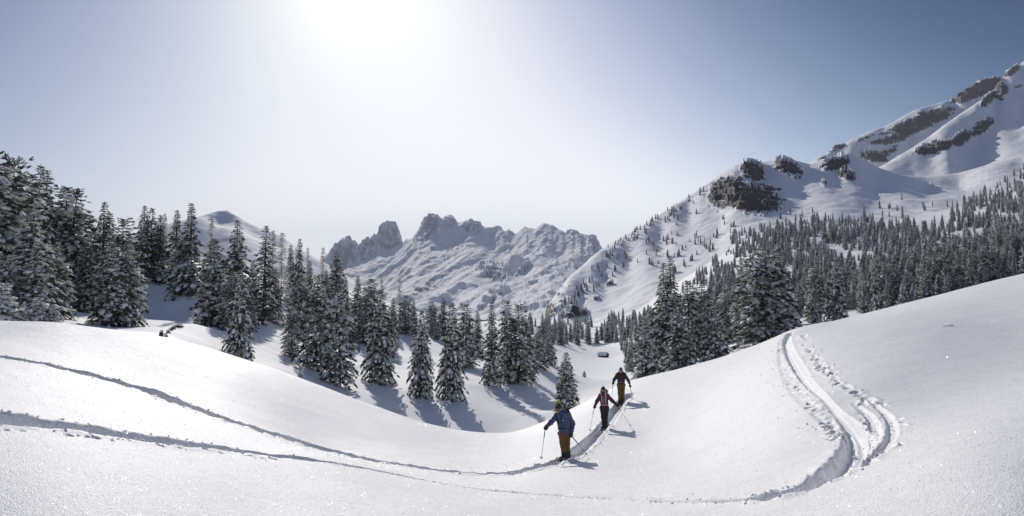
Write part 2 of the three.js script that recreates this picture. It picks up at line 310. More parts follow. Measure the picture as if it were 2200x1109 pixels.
// crest: [px, py, r] along the ridge line; ctl: further points on the slopes; rocks: [px, py, half length, half width, turn, strength] outcrops
function mountain({ name, label, crest: ridge, ctl, gentle, back = 0.25, px0, px1, r0, r1, nu, nv, su = 100, sr, rough, cliffs = [], rockColor, bands, snowLine, warp, uvScale = 40, wide = sr * 0.6, fine = 0.22, line, soft0 = 4e-3, step = 0 }) {
  if (gentle) { const q = ([a, b, r]) => [a, b, gentle[0] + (r - gentle[0]) * gentle[1] + gentle[2]]; ridge = ridge.map(q); ctl = ctl.map(q); }
  const P = [], add = (px, py, r, soft) => { const [th, t] = ray(px, py); P.push([columnOf(th) / su, r / sr, t, soft ?? soft0]); };
  const top = []; for (let i = 0; i + 1 < ridge.length; i++) { const a = ridge[i], b = ridge[i + 1], n = Math.max(1, Math.round(Math.abs(b[0] - a[0]) / 28)); for (let k = 0; k < n; k++) top.push([0, 1, 2].map((c) => lerp(a[c], b[c], k / n))); } top.push(ridge[ridge.length - 1]);
  top.forEach(([px, py, r], i) => { add(px, py, r, 1e-3); const [th, t] = ray(px, py); if (i % 2 === 0) P.push([columnOf(th) / su, (r + 0.3 * sr) / sr, t - back * 0.22, 1e-3]); });
  for (const q of ctl) add(...q);
  const base = table(tps(P), px0 / su, px1 / su, Math.round((px1 - px0) / 5), r0 / sr, r1 / sr, 220);
  const ths = range(px0, px1, nu).map((px) => ray(px, 640)[0]), pxs = range(px0, px1, nu), rs = range(r0, r1, nv);
  const cliffAt = (px, py, x, z) => { let m = 0; const wob = 0.35 * fbm(px / 11, py / 11, 3, 8.8) + 0.3 * fbm(px / 4.5, py / 3.5, 2, 5.8); for (const [cx, cy, a, b, turn, s] of cliffs) { const dx = px - cx, dy = py - cy, c = Math.cos(turn), q = Math.sin(turn), d = Math.hypot((dx * c + dy * q) / a, (-dx * q + dy * c) / b); m = Math.max(m, s * (1 - sstep(0.6, 1.05, d + wob))); } return m; };
  const mask = new Float32Array((nu + 1) * (nv + 1));
  // each column is shifted so that its ridge reaches the line it has in the photograph, the shift fading away from the ridge
  const skyline = (line ?? ridge).map(([px, py]) => { const [th, t] = ray(px, py); return [columnOf(th), t]; }), fix = [];
  for (let px = px0; px <= px1 + 3; px += 2) { let b = -9, br = 0; for (let r = r0; r <= r1; r += (r1 - r0) / 160) { const t = base(px / su, r / sr); if (t > b) { b = t; br = r; } } fix.push([br, polyAt(skyline, px) - b]); }
  const soft = fix.map((_, i) => { let t = 0, n = 0; for (let k = -36; k <= 36; k++) { const g = Math.exp(-(k * k) / 400); t += g * fix[clamp(i + k, 0, fix.length - 1)][1]; n += g; } return t / n; });
  const fixAt = (px, r) => {
    const k = clamp((px - px0) / 2, 0, fix.length - 1.001), i = Math.floor(k), f = k - i, rc = lerp(fix[i][0], fix[i + 1][0], f), e = lerp(fix[i][1], fix[i + 1][1], f), s = lerp(soft[i], soft[i + 1], f);
    return r > rc ? e : s * Math.exp(-(((r - rc) / wide) ** 2)) + (e - s) * Math.exp(-(((r - rc) / (wide * fine)) ** 2));
  };
  const height = (th, r, i) => {
    const px = i === undefined ? columnOf(th) : pxs[i], x = Math.sin(th) * r, z = -Math.cos(th) * r;
    let h = (base(px / su, r / sr) + fixAt(px, r)) * r;
    const [qx, py] = pixelOf(th, r, h);
    const m = cliffAt(qx, py, x, z);
    h += rough(x, z, px, py, m, r);
    if (m > 0.03 && step) { const q = h + step * (0.8 * fbm(x / (step * 3.2), z / (step * 3.2), 3, 3.9) + 0.12 * x / step); h += clamp((m - 0.42) * 2.2, 0, 1) * (steps(q, step) - q + 0.1 * step); }
    return h;
  };
  const g = polarSheet(ths, rs, (th, r, i) => height(th, r, i), uvScale, (th, r, x, h, z, ny) => {
    const [px, py] = pixelOf(th, r, h);
    const m = cliffAt(px, py, x, z), v = bands(x, h, z, ny, m, px, py);
    if (v < 0.5) return SNOW;
    const k = 0.75 + 0.5 * fbm(x / 30, z / 30 + h / 11, 3, 2.2); return rockColor(x, h, z).map((c) => c * k);
  });
  const o = tag(mesh(name, g, hillMat), label, null, null, 'structure');
  return { height: (th, r) => (r < r0 || r > r1 ? -1e4 : height(th, r)), o, base };
}
const greyRock = (x, h, z) => { const v = 0.062 + 0.025 * N2(x / 40, h / 15, z / 40); return [v, v * 0.985, v * 1.0]; };
const brownRock = (x, h, z) => { const v = 0.125 + 0.05 * N2(x / 70, h / 16, z / 70); return [v * 1.06, v * 0.98, v * 0.92]; };
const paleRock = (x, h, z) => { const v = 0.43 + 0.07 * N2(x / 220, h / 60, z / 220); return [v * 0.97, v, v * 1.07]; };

const spur = mountain({
  name: 'mountain_spur', label: 'steep snowy spur with dark crags above the right hand forest',
  crest: [[1130, 720, 720], [1165, 690, 760], [1185, 648, 800], [1220, 598, 850], [1290, 536, 940], [1350, 500, 1000], [1400, 470, 1040], [1450, 440, 1080], [1500, 409, 1110], [1540, 378, 1140], [1580, 356, 1165], [1620, 352, 1190], [1660, 344, 1215], [1700, 343, 1235], [1740, 352, 1250], [1780, 338, 1270], [1822, 329, 1290], [1850, 340, 1300], [1890, 361, 1310], [1930, 374, 1320], [1990, 380, 1400], [2060, 372, 1480], [2120, 355, 1520], [2200, 330, 1560], [2400, 270, 1600]],
  ctl: [[1150, 740, 640], [1300, 715, 600], [1450, 690, 590], [1550, 630, 600], [1700, 540, 620], [1900, 520, 620], [2100, 500, 620], [2250, 470, 640], [2400, 440, 640],
    [1180, 700, 720], [1210, 690, 700], [1250, 640, 800], [1300, 600, 850], [1350, 560, 900], [1420, 510, 960], [1480, 460, 1040], [1260, 690, 690], [1350, 660, 690], [1400, 625, 720], [1450, 570, 790], [1500, 520, 850], [1550, 470, 930], [1520, 420, 1060], [1560, 480, 880],
    [1600, 480, 850], [1650, 470, 860], [1640, 400, 1080], [1680, 440, 960], [1720, 420, 1020], [1720, 470, 860], [1800, 440, 920], [1800, 380, 1120], [1820, 480, 800], [1880, 420, 1040], [1900, 470, 840], [1960, 430, 980], [1960, 480, 800], [2010, 440, 930], [2050, 420, 1040], [2050, 460, 850], [1990, 405, 1140],
    [2100, 430, 960], [2120, 400, 1120], [2200, 350, 1380], [2200, 400, 1050], [2150, 460, 760], [2250, 420, 800], [2060, 395, 1240], [2300, 320, 1400]],
  gentle: [620, 1.35, 0], px0: 1120, px1: 2270, r0: 580, r1: 1950, sr: 560, soft0: 0.02, nu: 740, nv: 420, back: 0.16,
  cliffs: [[1612, 428, 76, 32, 0.12, 1], [1562, 412, 48, 34, -0.5, 0.85], [1618, 368, 30, 24, 0.5, 0.95], [1692, 360, 32, 18, 0.3, 0.9], [1712, 372, 16, 16, 0.9, 0.6], [1795, 352, 34, 15, -0.3, 0.95], [1822, 376, 22, 13, 0.3, 0.85], [1770, 390, 8, 12, 0, 0.5], [1235, 676, 34, 10, -0.15, 0.8], [1200, 655, 26, 14, -0.9, 0.55], [1225, 640, 30, 24, 0.2, 0.42], [1650, 395, 40, 14, 0.4, 0.4], [1180, 670, 12, 22, 0, 0.5], [1310, 610, 10, 6, 0, 0.6], [1282, 641, 8, 4, 0, 0.6]],
  rough: (x, z, px, py, m, r) => 5 * fbm(x / 90, z / 90, 3, 3.1) + 1.6 * fbm(x / 22, z / 22, 3, 6.1) + m * (9 * ridged(x / 40, z / 40, 4, 2.7) + 3.5 * ridged(x / 12, z / 12, 2, 5.7)),
  step: 15,
  rockColor: greyRock,
  bands: (x, h, z, ny, m, px, py) => m > 0.05 ? m * 0.62 + 0.75 * fbm(x / 26, z / 26 + h / 16, 4, 5.3) + 0.42 * ridged(x / 13, h / 7 + z / 16, 3, 2.9) + (0.74 - ny) * 1.5 : 0,
});
const wedge = mountain({
  name: 'mountain_shoulder', label: 'wedge shaped snowy shoulder with a rock band and a shaded bowl',
  crest: [[1860, 385, 1500], [1890, 360, 1540], [1925, 340, 1580], [1960, 318, 1620], [2000, 290, 1670], [2040, 262, 1720], [2080, 234, 1770], [2110, 213, 1810], [2140, 190, 1850], [2152, 182, 1870], [2165, 190, 1860], [2180, 196, 1850], [2200, 198, 1840], [2300, 196, 1800], [2450, 190, 1760]],
  ctl: [[1880, 400, 1400], [1930, 385, 1400], [1960, 372, 1430], [2000, 345, 1480], [2040, 332, 1480], [2000, 318, 1540], [2050, 288, 1590], [2100, 252, 1670], [2140, 230, 1760], [2100, 290, 1620], [2080, 320, 1550], [2150, 270, 1640], [2180, 250, 1690], [2200, 235, 1730], [2060, 348, 1470], [2150, 315, 1520], [2200, 290, 1560], [2010, 368, 1420], [2300, 240, 1640], [2300, 280, 1560], [1900, 430, 1250], [2000, 420, 1250], [2200, 370, 1300], [2400, 330, 1300]],
  gentle: [1300, 1.2, 320], px0: 1840, px1: 2290, r0: 1500, r1: 2600, sr: 450, nu: 330, nv: 260, back: 0.3,
  cliffs: [[2010, 318, 50, 13, -0.25, 0.95], [2065, 298, 30, 14, -0.6, 0.9], [2110, 272, 34, 14, -0.65, 0.8], [2125, 212, 26, 10, -0.7, 0.75], [2152, 190, 18, 14, 0.5, 0.85], [2145, 205, 16, 8, 0.8, 0.6], [1985, 322, 22, 9, -0.2, 0.8]],
  rough: (x, z, px, py, m) => 5 * fbm(x / 110, z / 110, 3, 9.1) + 1.5 * fbm(x / 25, z / 25, 2, 2.1) + m * (9 * ridged(x / 44, z / 44, 4, 8.7) + 4 * ridged(x / 14, z / 14, 2, 5.7)),
  step: 18,
  rockColor: greyRock,
  bands: (x, h, z, ny, m) => m > 0.05 ? m * 0.62 + 0.75 * fbm(x / 30, z / 30 + h / 18, 4, 1.3) + 0.42 * ridged(x / 15, h / 8 + z / 18, 3, 2.9) + (0.74 - ny) * 1.5 : 0,
});
const ridge = mountain({
  name: 'mountain_ridge', label: 'high back ridge with brown rock bands climbing to the upper corner',
  crest: [[1680, 385, 1900], [1720, 362, 1930], [1745, 348, 1950], [1775, 328, 1980], [1800, 312, 2000], [1815, 310, 2010], [1830, 299, 2020], [1870, 281, 2060], [1900, 272, 2090], [1930, 256, 2110], [1960, 239, 2140], [1985, 229, 2160], [2020, 220, 2190], [2050, 212, 2210], [2075, 197, 2230], [2095, 185, 2250], [2110, 177, 2260], [2130, 170, 2280], [2142, 168, 2290], [2150, 168, 2300], [2162, 161, 2310], [2180, 146, 2330], [2200, 132, 2350], [2260, 95, 2420], [2400, 20, 2550]],
  ctl: [[1700, 420, 1800], [1800, 400, 1750], [1900, 400, 1700], [1800, 350, 1900], [1850, 340, 1900], [1900, 320, 1930], [1950, 290, 1990], [2000, 260, 2060], [2050, 240, 2110], [1950, 340, 1850], [2000, 320, 1880], [2080, 260, 2030], [2100, 230, 2110], [2140, 200, 2180], [2180, 190, 2160], [2200, 170, 2220], [2200, 200, 2130], [2250, 180, 2120], [2250, 140, 2260], [2250, 260, 1950], [2400, 180, 2000], [2100, 360, 1700], [2300, 360, 1700]],
  gentle: [1700, 1.2, 450], px0: 1650, px1: 2290, r0: 2050, r1: 3500, sr: 600, nu: 400, nv: 250, back: 0.3,
  cliffs: [[2098, 194, 62, 18, -0.42, 1.0], [2012, 243, 46, 10, -0.25, 0.85], [1978, 262, 80, 16, -0.3, 1.0], [1990, 246, 22, 7, 0.2, 0.7], [1915, 300, 44, 9, -0.15, 0.85], [1960, 278, 56, 11, -0.3, 0.85], [1880, 336, 34, 13, 0.2, 0.95], [1900, 330, 40, 9, -0.5, 0.55], [2175, 152, 24, 9, -0.65, 0.85], [1800, 316, 22, 8, -0.4, 0.75], [1860, 296, 26, 4, -0.4, 0.6], [1900, 285, 20, 4, -0.3, 0.5], [1760, 345, 20, 6, -0.5, 0.5], [2190, 185, 12, 4, -0.5, 0.5], [1885, 305, 22, 5, -0.1, 0.6]],
  rough: (x, z, px, py, m) => 7 * fbm(x / 130, z / 130, 3, 5.1) + 2 * fbm(x / 30, z / 30, 2, 7.1) + m * 10 * ridged(x / 60, z / 60, 4, 4.7),
  step: 22,
  rockColor: brownRock,
  bands: (x, h, z, ny, m) => m > 0.05 ? m * 0.72 + 0.7 * fbm(x / 60, z / 60 + h / 10, 4, 3.3) + 0.35 * ridged(x / 34, h / 7 + z / 40, 3, 2.9) + (0.77 - ny) * 1.3 : 0,
});
const leftHill = mountain({
  name: 'snowy_hill', label: 'rounded snowy hill behind the tree tops on the far side of the wood',
  crest: [[150, 560, 1500], [250, 520, 1520], [330, 492, 1540], [400, 473, 1560], [440, 460, 1580], [470, 453, 1590], [488, 451, 1600], [500, 458, 1600], [530, 476, 1590], [570, 494, 1570], [610, 512, 1550], [650, 535, 1520], [700, 565, 1480], [760, 605, 1440], [850, 660, 1400]],
  ctl: [[250, 580, 1250], [330, 560, 1200], [420, 520, 1330], [470, 478, 1500], [490, 474, 1520], [460, 474, 1500], [480, 488, 1400], [520, 500, 1360], [540, 497, 1440], [560, 520, 1320], [600, 545, 1260], [590, 524, 1420], [500, 540, 1220], [450, 540, 1250], [640, 570, 1240], [700, 610, 1200], [500, 600, 1050], [300, 640, 1000], [700, 660, 1000], [850, 690, 1100]],
  px0: 140, px1: 860, r0: 950, r1: 1800, sr: 300, nu: 260, nv: 150, back: 0.3,
  rough: (x, z) => 6 * fbm(x / 120, z / 120, 3, 1.1) + 1.2 * fbm(x / 25, z / 25, 2, 4.1),
  rockColor: greyRock, bands: () => 0,
});
const towerLine = [[640, 588], [690, 556], [703, 547], [715, 540], [716, 531], [722, 527], [729, 527], [734, 515], [738, 511], [741, 516], [744, 509], [751, 507], [754, 511], [756, 518], [762, 517], [767, 522], [771, 533], [776, 525], [780, 519], [785, 513], [791, 508], [794, 513], [800, 510], [803, 502], [806, 505], [811, 505], [813, 493], [816, 486], [822, 480], [832, 476], [842, 477], [850, 478], [854, 490], [858, 506], [863, 521], [872, 528], [880, 545], [900, 580]];
const massifLine = [[640, 640], [700, 605], [760, 580], [800, 562], [830, 545], [850, 533], [864, 527], [872, 522], [877, 527], [884, 521], [890, 512], [896, 504], [903, 492], [908, 484], [913, 474], [920, 467], [932, 467], [943, 468], [948, 478], [953, 478], [960, 471], [966, 468], [974, 470], [980, 479], [984, 484], [998, 483], [1001, 481], [1025, 480], [1031, 484], [1036, 492], [1045, 497], [1058, 495], [1068, 491], [1077, 494], [1085, 501], [1093, 496], [1099, 501], [1106, 511], [1115, 503], [1130, 492], [1140, 496], [1150, 499], [1156, 492], [1164, 488], [1170, 486], [1180, 489], [1192, 493], [1200, 498], [1208, 504], [1220, 503], [1238, 502], [1245, 510], [1255, 517], [1266, 520], [1272, 516], [1279, 517], [1284, 527], [1292, 540], [1310, 552], [1350, 570], [1450, 600]];
// ribs running down the face: long gentle flanks on one side, short steep ones on the other
const ribs = (x, z, wave, tall) => { const q = x / wave + 0.9 * fbm(x / (wave * 2.2), z / (wave * 1.6), 3, 4.4) + 0.25 * z / wave, f = q - Math.floor(q), k = 0.55 + 0.9 * N2(Math.floor(q) * 3.7, z / (wave * 2.5), 1.9); return tall * k * (f < 0.7 ? f / 0.7 : (1 - f) / 0.3); };
const smoothLine = (L, px, w) => { let s = 0, n = 0; for (let k = -4; k <= 4; k++) { const g = Math.exp(-(k * k) / 5); s += g * polyAt(L, px + k * w / 4); n += g; } return s / n; };
function massif(name, label, line0, r, o) {
  const line = []; for (let px = line0[0][0]; px <= line0[line0.length - 1][0]; px += 2) line.push([px, polyAt(line0, px) - 2.6 * ridged(px / 9, 1.5, 3, o.wide * 0.01) - 0.6]);  // broken edge
  o.ctl = o.ctl.map(([a, b, c]) => [a, b, r - (r - c) * o.gentle]);
  return mountain({ ...o, gentle: undefined, name, label, crest: range(line[0][0], line[line.length - 1][0], 40).map((px) => [px, smoothLine(line, px, 34), r + (o.deep ?? 0)]),
    line, rough: (x, z, px, py, m, rad) => o.relief(x, z, px, py, m, rad) * (0.2 + 0.8 * sstep(0, o.wide * 0.8, Math.abs(rad - r - (o.deep ?? 0)))) });
}
massif('rock_towers', 'pale grey rock towers far off beyond the snowy valley', towerLine, 7600, {
  ctl: [[650, 640, 6500], [700, 590, 7200], [740, 560, 7400], [740, 600, 7000], [790, 555, 7400], [835, 520, 7500], [790, 600, 6900], [850, 570, 7100], [880, 640, 6400], [760, 660, 6200]],
  gentle: 1.6, px0: 640, px1: 900, r0: 5600, r1: 8000, sr: 1100, nu: 280, nv: 130, back: 0.6, wide: 260, fine: 0.8, uvScale: 300,
  cliffs: [[835, 510, 32, 36, 0, 1.0], [740, 545, 34, 36, 0, 0.9], [790, 540, 30, 34, 0, 0.85], [770, 580, 60, 34, 0, 0.55]],
  step: 55, relief: (x, z, px, py, m) => 26 * fbm(x / 400, z / 400, 4, 1.7) + m * (45 * ridged(x / 120, z / 420, 4, 3.7) + 30 * ridged(x / 42, z / 300, 3, 5.7)),
  rockColor: paleRock,
  bands: (x, h, z, ny, m) => m * 0.55 + 1.1 * fbm(x / 60, h / 70 + z / 200, 5, 6.3) + (0.6 - ny) * 0.7,
});
massif('mountain_massif', 'broad hazy snow covered massif with a bright high bowl', massifLine, 7000, {
  ctl: [[650, 680, 5600], [720, 640, 6100], [760, 610, 6400], [800, 590, 6550], [850, 570, 6600], [760, 690, 5400], [870, 560, 6600], [900, 560, 6450], [870, 640, 5800], [900, 690, 5300], [950, 530, 6720], [950, 600, 6100], [960, 660, 5600], [980, 520, 6800], [990, 530, 6720], [1000, 532, 6560], [1040, 540, 6560], [1040, 548, 6420], [1090, 552, 6460], [1100, 558, 6340], [1140, 570, 6300], [1150, 552, 6500], [1180, 540, 6620], [1140, 540, 6640], [1110, 535, 6720], [1060, 520, 6860],
    [1000, 560, 6330], [1010, 600, 5960], [1020, 650, 5550], [1030, 570, 6260], [1060, 566, 6280], [1050, 610, 5900], [1080, 590, 6150], [1110, 590, 6200], [1130, 592, 6170], [1100, 610, 5900], [1070, 650, 5560], [1160, 586, 6120], [1120, 615, 5900], [1070, 645, 5650], [1190, 575, 6250], [1200, 540, 6650], [1240, 560, 6450], [1200, 620, 5800], [1150, 660, 5450], [1240, 640, 5650], [1270, 570, 6450], [1300, 640, 5900], [1200, 700, 5150], [1050, 700, 5150], [1400, 690, 5600]],
  gentle: 2.3, deep: 1000, px0: 640, px1: 1330, r0: 2700, r1: 8500, sr: 1500, nu: 600, nv: 330, back: 0.5, wide: 1000, fine: 0.22, uvScale: 300,
  cliffs: [[925, 488, 26, 26, -0.5, 0.9], [968, 480, 16, 14, 0, 0.6], [1015, 490, 24, 12, 0, 0.75], [1060, 588, 46, 18, 0.25, 0.8], [905, 510, 24, 10, -0.7, 0.55], [1240, 512, 30, 14, 0.3, 0.6], [1274, 528, 14, 16, 0, 0.75], [1170, 530, 20, 20, -0.6, 0.45], [1125, 582, 30, 6, -0.75, 0.8], [1200, 620, 70, 50, 0, 0.36], [1150, 640, 40, 40, 0, 0.34], [910, 625, 34, 8, -0.35, 0.65], [1055, 650, 50, 8, -0.6, 0.7], [900, 590, 90, 50, 0, 0.24], [950, 540, 60, 26, 0, 0.3], [1240, 560, 50, 30, 0, 0.36], [960, 655, 60, 8, 0.1, 0.45]],
  step: 50, relief: (x, z, px, py, m) => 26 * fbm(x / 420, z / 420, 5, 2.7) + ribs(x, z, 330, 42) + ribs(x + 90, z, 120, 18) + 9 * ridged(x / 150, z / 300, 5, 1.7) + 3 * ridged(x / 42, z / 90, 3, 4.7) + m * (34 * ridged(x / 110, z / 240, 4, 7.7) + 20 * ridged(x / 40, z / 110, 3, 9.7)),
  rockColor: paleRock,
  bands: (x, h, z, ny, m) => m > 0.02 ? m * 0.52 + 1.3 * fbm(x / 44, h / 26 + z / 110, 5, 2.3) + (0.8 - ny) * 0.75 : 0,
});
const surfaces = [spur, wedge, ridge];
function hitFar(px, py, r0 = 52, r1 = 1650) {
  const [th, t] = ray(px, py);
  for (let r = r0; r < r1; r *= 1.004) {
    const g = r < 900 ? ground(th, r) : -1e4; let h = g;
    if (r > 560) for (const s of surfaces) h = Math.max(h, s.height(th, r));
    if (h / r >= t) return { th, r, h };
  }
  return null;
}

// ---------------------------------------------------------------- trees
const barkMat = new THREE.MeshStandardMaterial({ color: new THREE.Color(0.075, 0.06, 0.05), roughness: 0.95 });
const needleMat = new THREE.MeshPhysicalMaterial({ color: 0xffffff, vertexColors: true, roughness: 0.95, transmission: 0.45, thickness: 0, side: THREE.DoubleSide });
const loadMat = new THREE.MeshStandardMaterial({ color: new THREE.Color(0.92, 0.925, 0.935), roughness: 0.85 });
class Soup {  // triangles gathered into one geometry
  constructor() { this.p = []; this.c = []; this.n = []; }
  tri(a, b, c, col) { for (const v of [a, b, c]) { this.p.push(v[0], v[1], v[2]); this.c.push(col[0], col[1], col[2]); } }
  build(smooth) {
    let g = new THREE.BufferGeometry();
    g.setAttribute('position', new THREE.Float32BufferAttribute(this.p, 3)); g.setAttribute('color', new THREE.Float32BufferAttribute(this.c, 3));
    if (this.n.length) g.setAttribute('normal', new THREE.Float32BufferAttribute(this.n, 3)); else g.computeVertexNormals();
    return g;
  }
}
const ICO = (() => { const g = new THREE.IcosahedronGeometry(1, 0), p = g.attributes.position, t = []; for (let i = 0; i < p.count; i++) t.push([p.getX(i), p.getY(i), p.getZ(i)]); return t; })();
function lump(S, c, dir, len, wid, thick, col) {  // a pillow of snow lying along a bough; smooth normals
  const d = new THREE.Vector3(...dir).normalize(), s = new THREE.Vector3(-d.z, 0, d.x).normalize(), u = new THREE.Vector3().crossVectors(s, d); if (u.y < 0) u.negate();
  const ph = rnd() * 9, v = ICO.map(([x, y, z]) => {
    const k = 1 + 0.28 * Math.sin(x * 3 + ph) + 0.22 * Math.sin(z * 4 + ph * 2), yy = y < 0 ? y * 0.45 : y;
    return [0, 1, 2].map((i) => c[i] + k * (d.getComponent(i) * x * len + u.getComponent(i) * yy * thick + s.getComponent(i) * z * wid));
  });
  const n = ICO.map(([x, y, z]) => { const q = d.clone().multiplyScalar(x / len).addScaledVector(u, y / thick).addScaledVector(s, z / wid).normalize(); return [q.x, q.y, q.z]; });
  for (let i = 0; i < v.length; i += 3) { S.tri(v[i], v[i + 1], v[i + 2], col); S.n.push(...n[i], ...n[i + 1], ...n[i + 2]); }
}
function spray(S, c, dir, size, count, spread, droop) {  // a twig with needles: narrow kites around a direction
  const d = new THREE.Vector3(...dir).normalize(), s = new THREE.Vector3(-d.z, 0.001, d.x).normalize();
  const frost = rnd() < 0.42 ? rr(0.2, 0.85) : rr(0.026, 0.075), col = [frost * 0.96, frost * 1.04, frost * 0.94];
  for (let i = 0; i < count; i++) {
    const a = (i / (count - 1 || 1) * 2 - 1) * spread + rr(-0.2, 0.2), l = size * rr(0.65, 1.15), w = size * rr(0.1, 0.17), e = rr(-0.25, 0.45) - droop;
    const v = d.clone().multiplyScalar(Math.cos(a)).addScaledVector(s, Math.sin(a)); v.y += e; v.normalize();
    const q = new THREE.Vector3().crossVectors(v, new THREE.Vector3(rr(-1, 1), rr(0.2, 1), rr(-1, 1))).normalize();
    const at2 = (k, o) => [0, 1, 2].map((j) => c[j] + v.getComponent(j) * l * k + q.getComponent(j) * o);
    const A = at2(-0.05, 0), B = at2(0.45, w), C = at2(1, 0), D = at2(0.45, -w);
    S.tri(A, B, C, col); S.tri(A, C, D, col);
  }
}
function trunkGeo(h, r, bend = 0, segs = 7) {
  const path = new THREE.CatmullRomCurve3([[0, -0.5, 0], [bend * 0.3, h * 0.3, 0.02], [-bend * 0.4, h * 0.65, -0.02], [bend, h, 0]].map((p) => new THREE.Vector3(...p)));
  const g = new THREE.TubeGeometry(path, 10, 1, segs, false), p = g.attributes.position, c = new THREE.Vector3();
  for (let i = 0; i < p.count; i++) { const k = Math.floor(i / (segs + 1)) / 10; path.getPointAt(k, c); const f = r * (1.25 - k * 1.22) * (k < 0.08 ? 1.35 : 1); p.setXYZ(i, c.x + (p.getX(i) - c.x) * f, c.y + (p.getY(i) - c.y) * f, c.z + (p.getZ(i) - c.z) * f); }
  g.computeVertexNormals(); return g;
}
// a conifer ten metres tall; o: R crown radius, shape(k) radius profile from ground 0 to tip 1, gap between whorls, boughs per whorl, snow 0..1, sag of the boughs
function conifer(s, o) {
  reseed(s);
  const N = new Soup(), W = new Soup(), stems = o.stems ?? [[0, 0, 10]], trunks = [];
  for (const [ox, oz, H] of stems) {
    const g = trunkGeo(H, 0.2 * (o.thick ?? 1), rr(-0.12, 0.12)); g.translate(ox, 0, oz); trunks.push(g);
    for (let y = o.base * H; y < H * 0.985; y += o.gap * (1 - 0.45 * y / H) * rr(0.75, 1.25)) {
      const k = y / H, R = o.R * o.shape(k), nb = Math.max(3, Math.round(o.boughs * (0.45 + 0.65 * R / o.R) + rr(-1, 1))), a0 = rnd() * 6.28;
      for (let b = 0; b < nb; b++) {
        const a = a0 + b / nb * 6.28 + rr(-0.3, 0.3), L = Math.max(0.1, R * rr(0.55, 1.12) * (rnd() < 0.08 ? 1.22 : 1)), sag = o.sag * rr(0.5, 1.4) * (1 - 0.65 * k), lift = o.lift * rr(0.6, 1.4) + 0.9 * sstep(0.82, 1, k);
        const ca = Math.cos(a), sa = Math.sin(a), P = (f) => [ox + ca * L * f, y + L * (lift * f - sag * f * f * (1.25 - 0.35 * f)), oz + sa * L * f];
        const D = (f) => { const p = P(f), q = P(f + 0.05); return [q[0] - p[0], q[1] - p[1], q[2] - p[2]]; };
        const n = Math.max(2, Math.round(L / o.tuft * (o.dense ?? 1))), tip = 0.32 + 0.68 * Math.min(1, L / (o.R * 0.55));
        for (let i = 0; i < n; i++) { const f = n < 3 ? 0.35 + 0.6 * i : 0.2 + 0.8 * Math.pow(i / (n - 1), 0.8); spray(N, P(f), D(f), o.size * rr(0.75, 1.25) * tip, o.needles, 1.15 - 0.35 * f, o.hang ?? 0.2); }
        if (rnd() < o.snow * (0.55 + 0.45 * sstep(0.06, 0.3, k))) {
          const m = L > 0.6 ? 1 + Math.floor(rnd() * 2.4 + L * 1.1) : 1;
          for (let i = 0; i < m; i++) { const f = rr(0.35, 1.02), p = P(f); p[1] += 0.04; const l = Math.min(0.26, 0.075 + L * 0.1) * (rnd() < 0.08 ? rr(1.5, 2.1) : rr(0.4, 1.25)) * (o.lumps ?? 1); lump(W, p, D(f), l, l * rr(0.5, 0.9), l * rr(0.4, 0.7), [1, 1, 1]); }
        }
      }
    }
    spray(N, [ox, H * 0.97, oz], [0.05, 1, 0.02], 0.3, 5, 0.35, 0);
    for (let i = 0; i < 3; i++) lump(W, [ox + rr(-0.05, 0.05), H * (0.985 - i * 0.02), oz + rr(-0.05, 0.05)], [0.3, 0.5, 0.1], 0.1, 0.08, 0.07, [1, 1, 1]);
  }
  return { trunk: mergeGeometries(trunks), crown: N.build(), snow: W.build(), R: o.R };
}
function larch(s, H = 10, R = 1.9) {  // leafless, with rimed twigs
  reseed(s); const N = new Soup();
  const rod = (a, b, w, col) => { const d = new THREE.Vector3(b[0] - a[0], b[1] - a[1], b[2] - a[2]), q = new THREE.Vector3().crossVectors(d, new THREE.Vector3(rr(-1, 1), rr(-1, 1), rr(-1, 1))).normalize().multiplyScalar(w); N.tri([a[0] - q.x, a[1] - q.y, a[2] - q.z], [a[0] + q.x, a[1] + q.y, a[2] + q.z], b, col); };
  for (let y = H * 0.16; y < H * 0.98; y += 0.2 * rr(0.6, 1.3)) {
    const k = y / H, nb = 4 + Math.floor(rnd() * 3);
    for (let b = 0; b < nb; b++) {
      const a = rnd() * 6.28, L = R * Math.pow(1 - k, 0.75) * Math.min(1, 0.55 + k * 1.6) * rr(0.5, 1.1) + 0.08, ca = Math.cos(a), sa = Math.sin(a), P = (f) => [ca * L * f, y + L * (0.12 * f - 0.3 * f * f), sa * L * f];
      const g = rr(0.22, 0.42); rod(P(0), P(1), 0.035, [g, g * 0.97, g * 0.93]);
      const n = 7 + Math.round(L * 8);
      for (let i = 0; i < n; i++) { const f = rr(0.15, 1), p = P(f), t = rr(0.28, 0.7), v = rr(0.5, 0.88); rod(p, [p[0] + ca * t * rr(0, 0.5) + rr(-0.3, 0.3), p[1] - t * rr(0.1, 0.55), p[2] + sa * t * rr(0, 0.5) + rr(-0.3, 0.3)], 0.03, [v, v * 0.985, v * 0.96]); }
    }
  }
  return { trunk: trunkGeo(H, 0.085, rr(-0.1, 0.1)), crown: N.build(), R, bark: new THREE.MeshStandardMaterial({ color: new THREE.Color(0.17, 0.155, 0.145), roughness: 0.95 }) };
}
const spruceShape = (k) => Math.pow(1 - k, 0.82) * (0.72 + 0.28 * sstep(0, 0.16, k)) + 0.015;
const pineShape = (k) => Math.pow(Math.max(0, 1 - Math.pow(k, 2.1)), 0.62) * (0.78 + 0.22 * sstep(0, 0.3, k)) + 0.03;
const columnShape = (k) => Math.pow(Math.max(0, 1 - Math.pow(k, 1.6)), 0.8) * (0.85 + 0.15 * sstep(0, 0.2, k)) + 0.03;
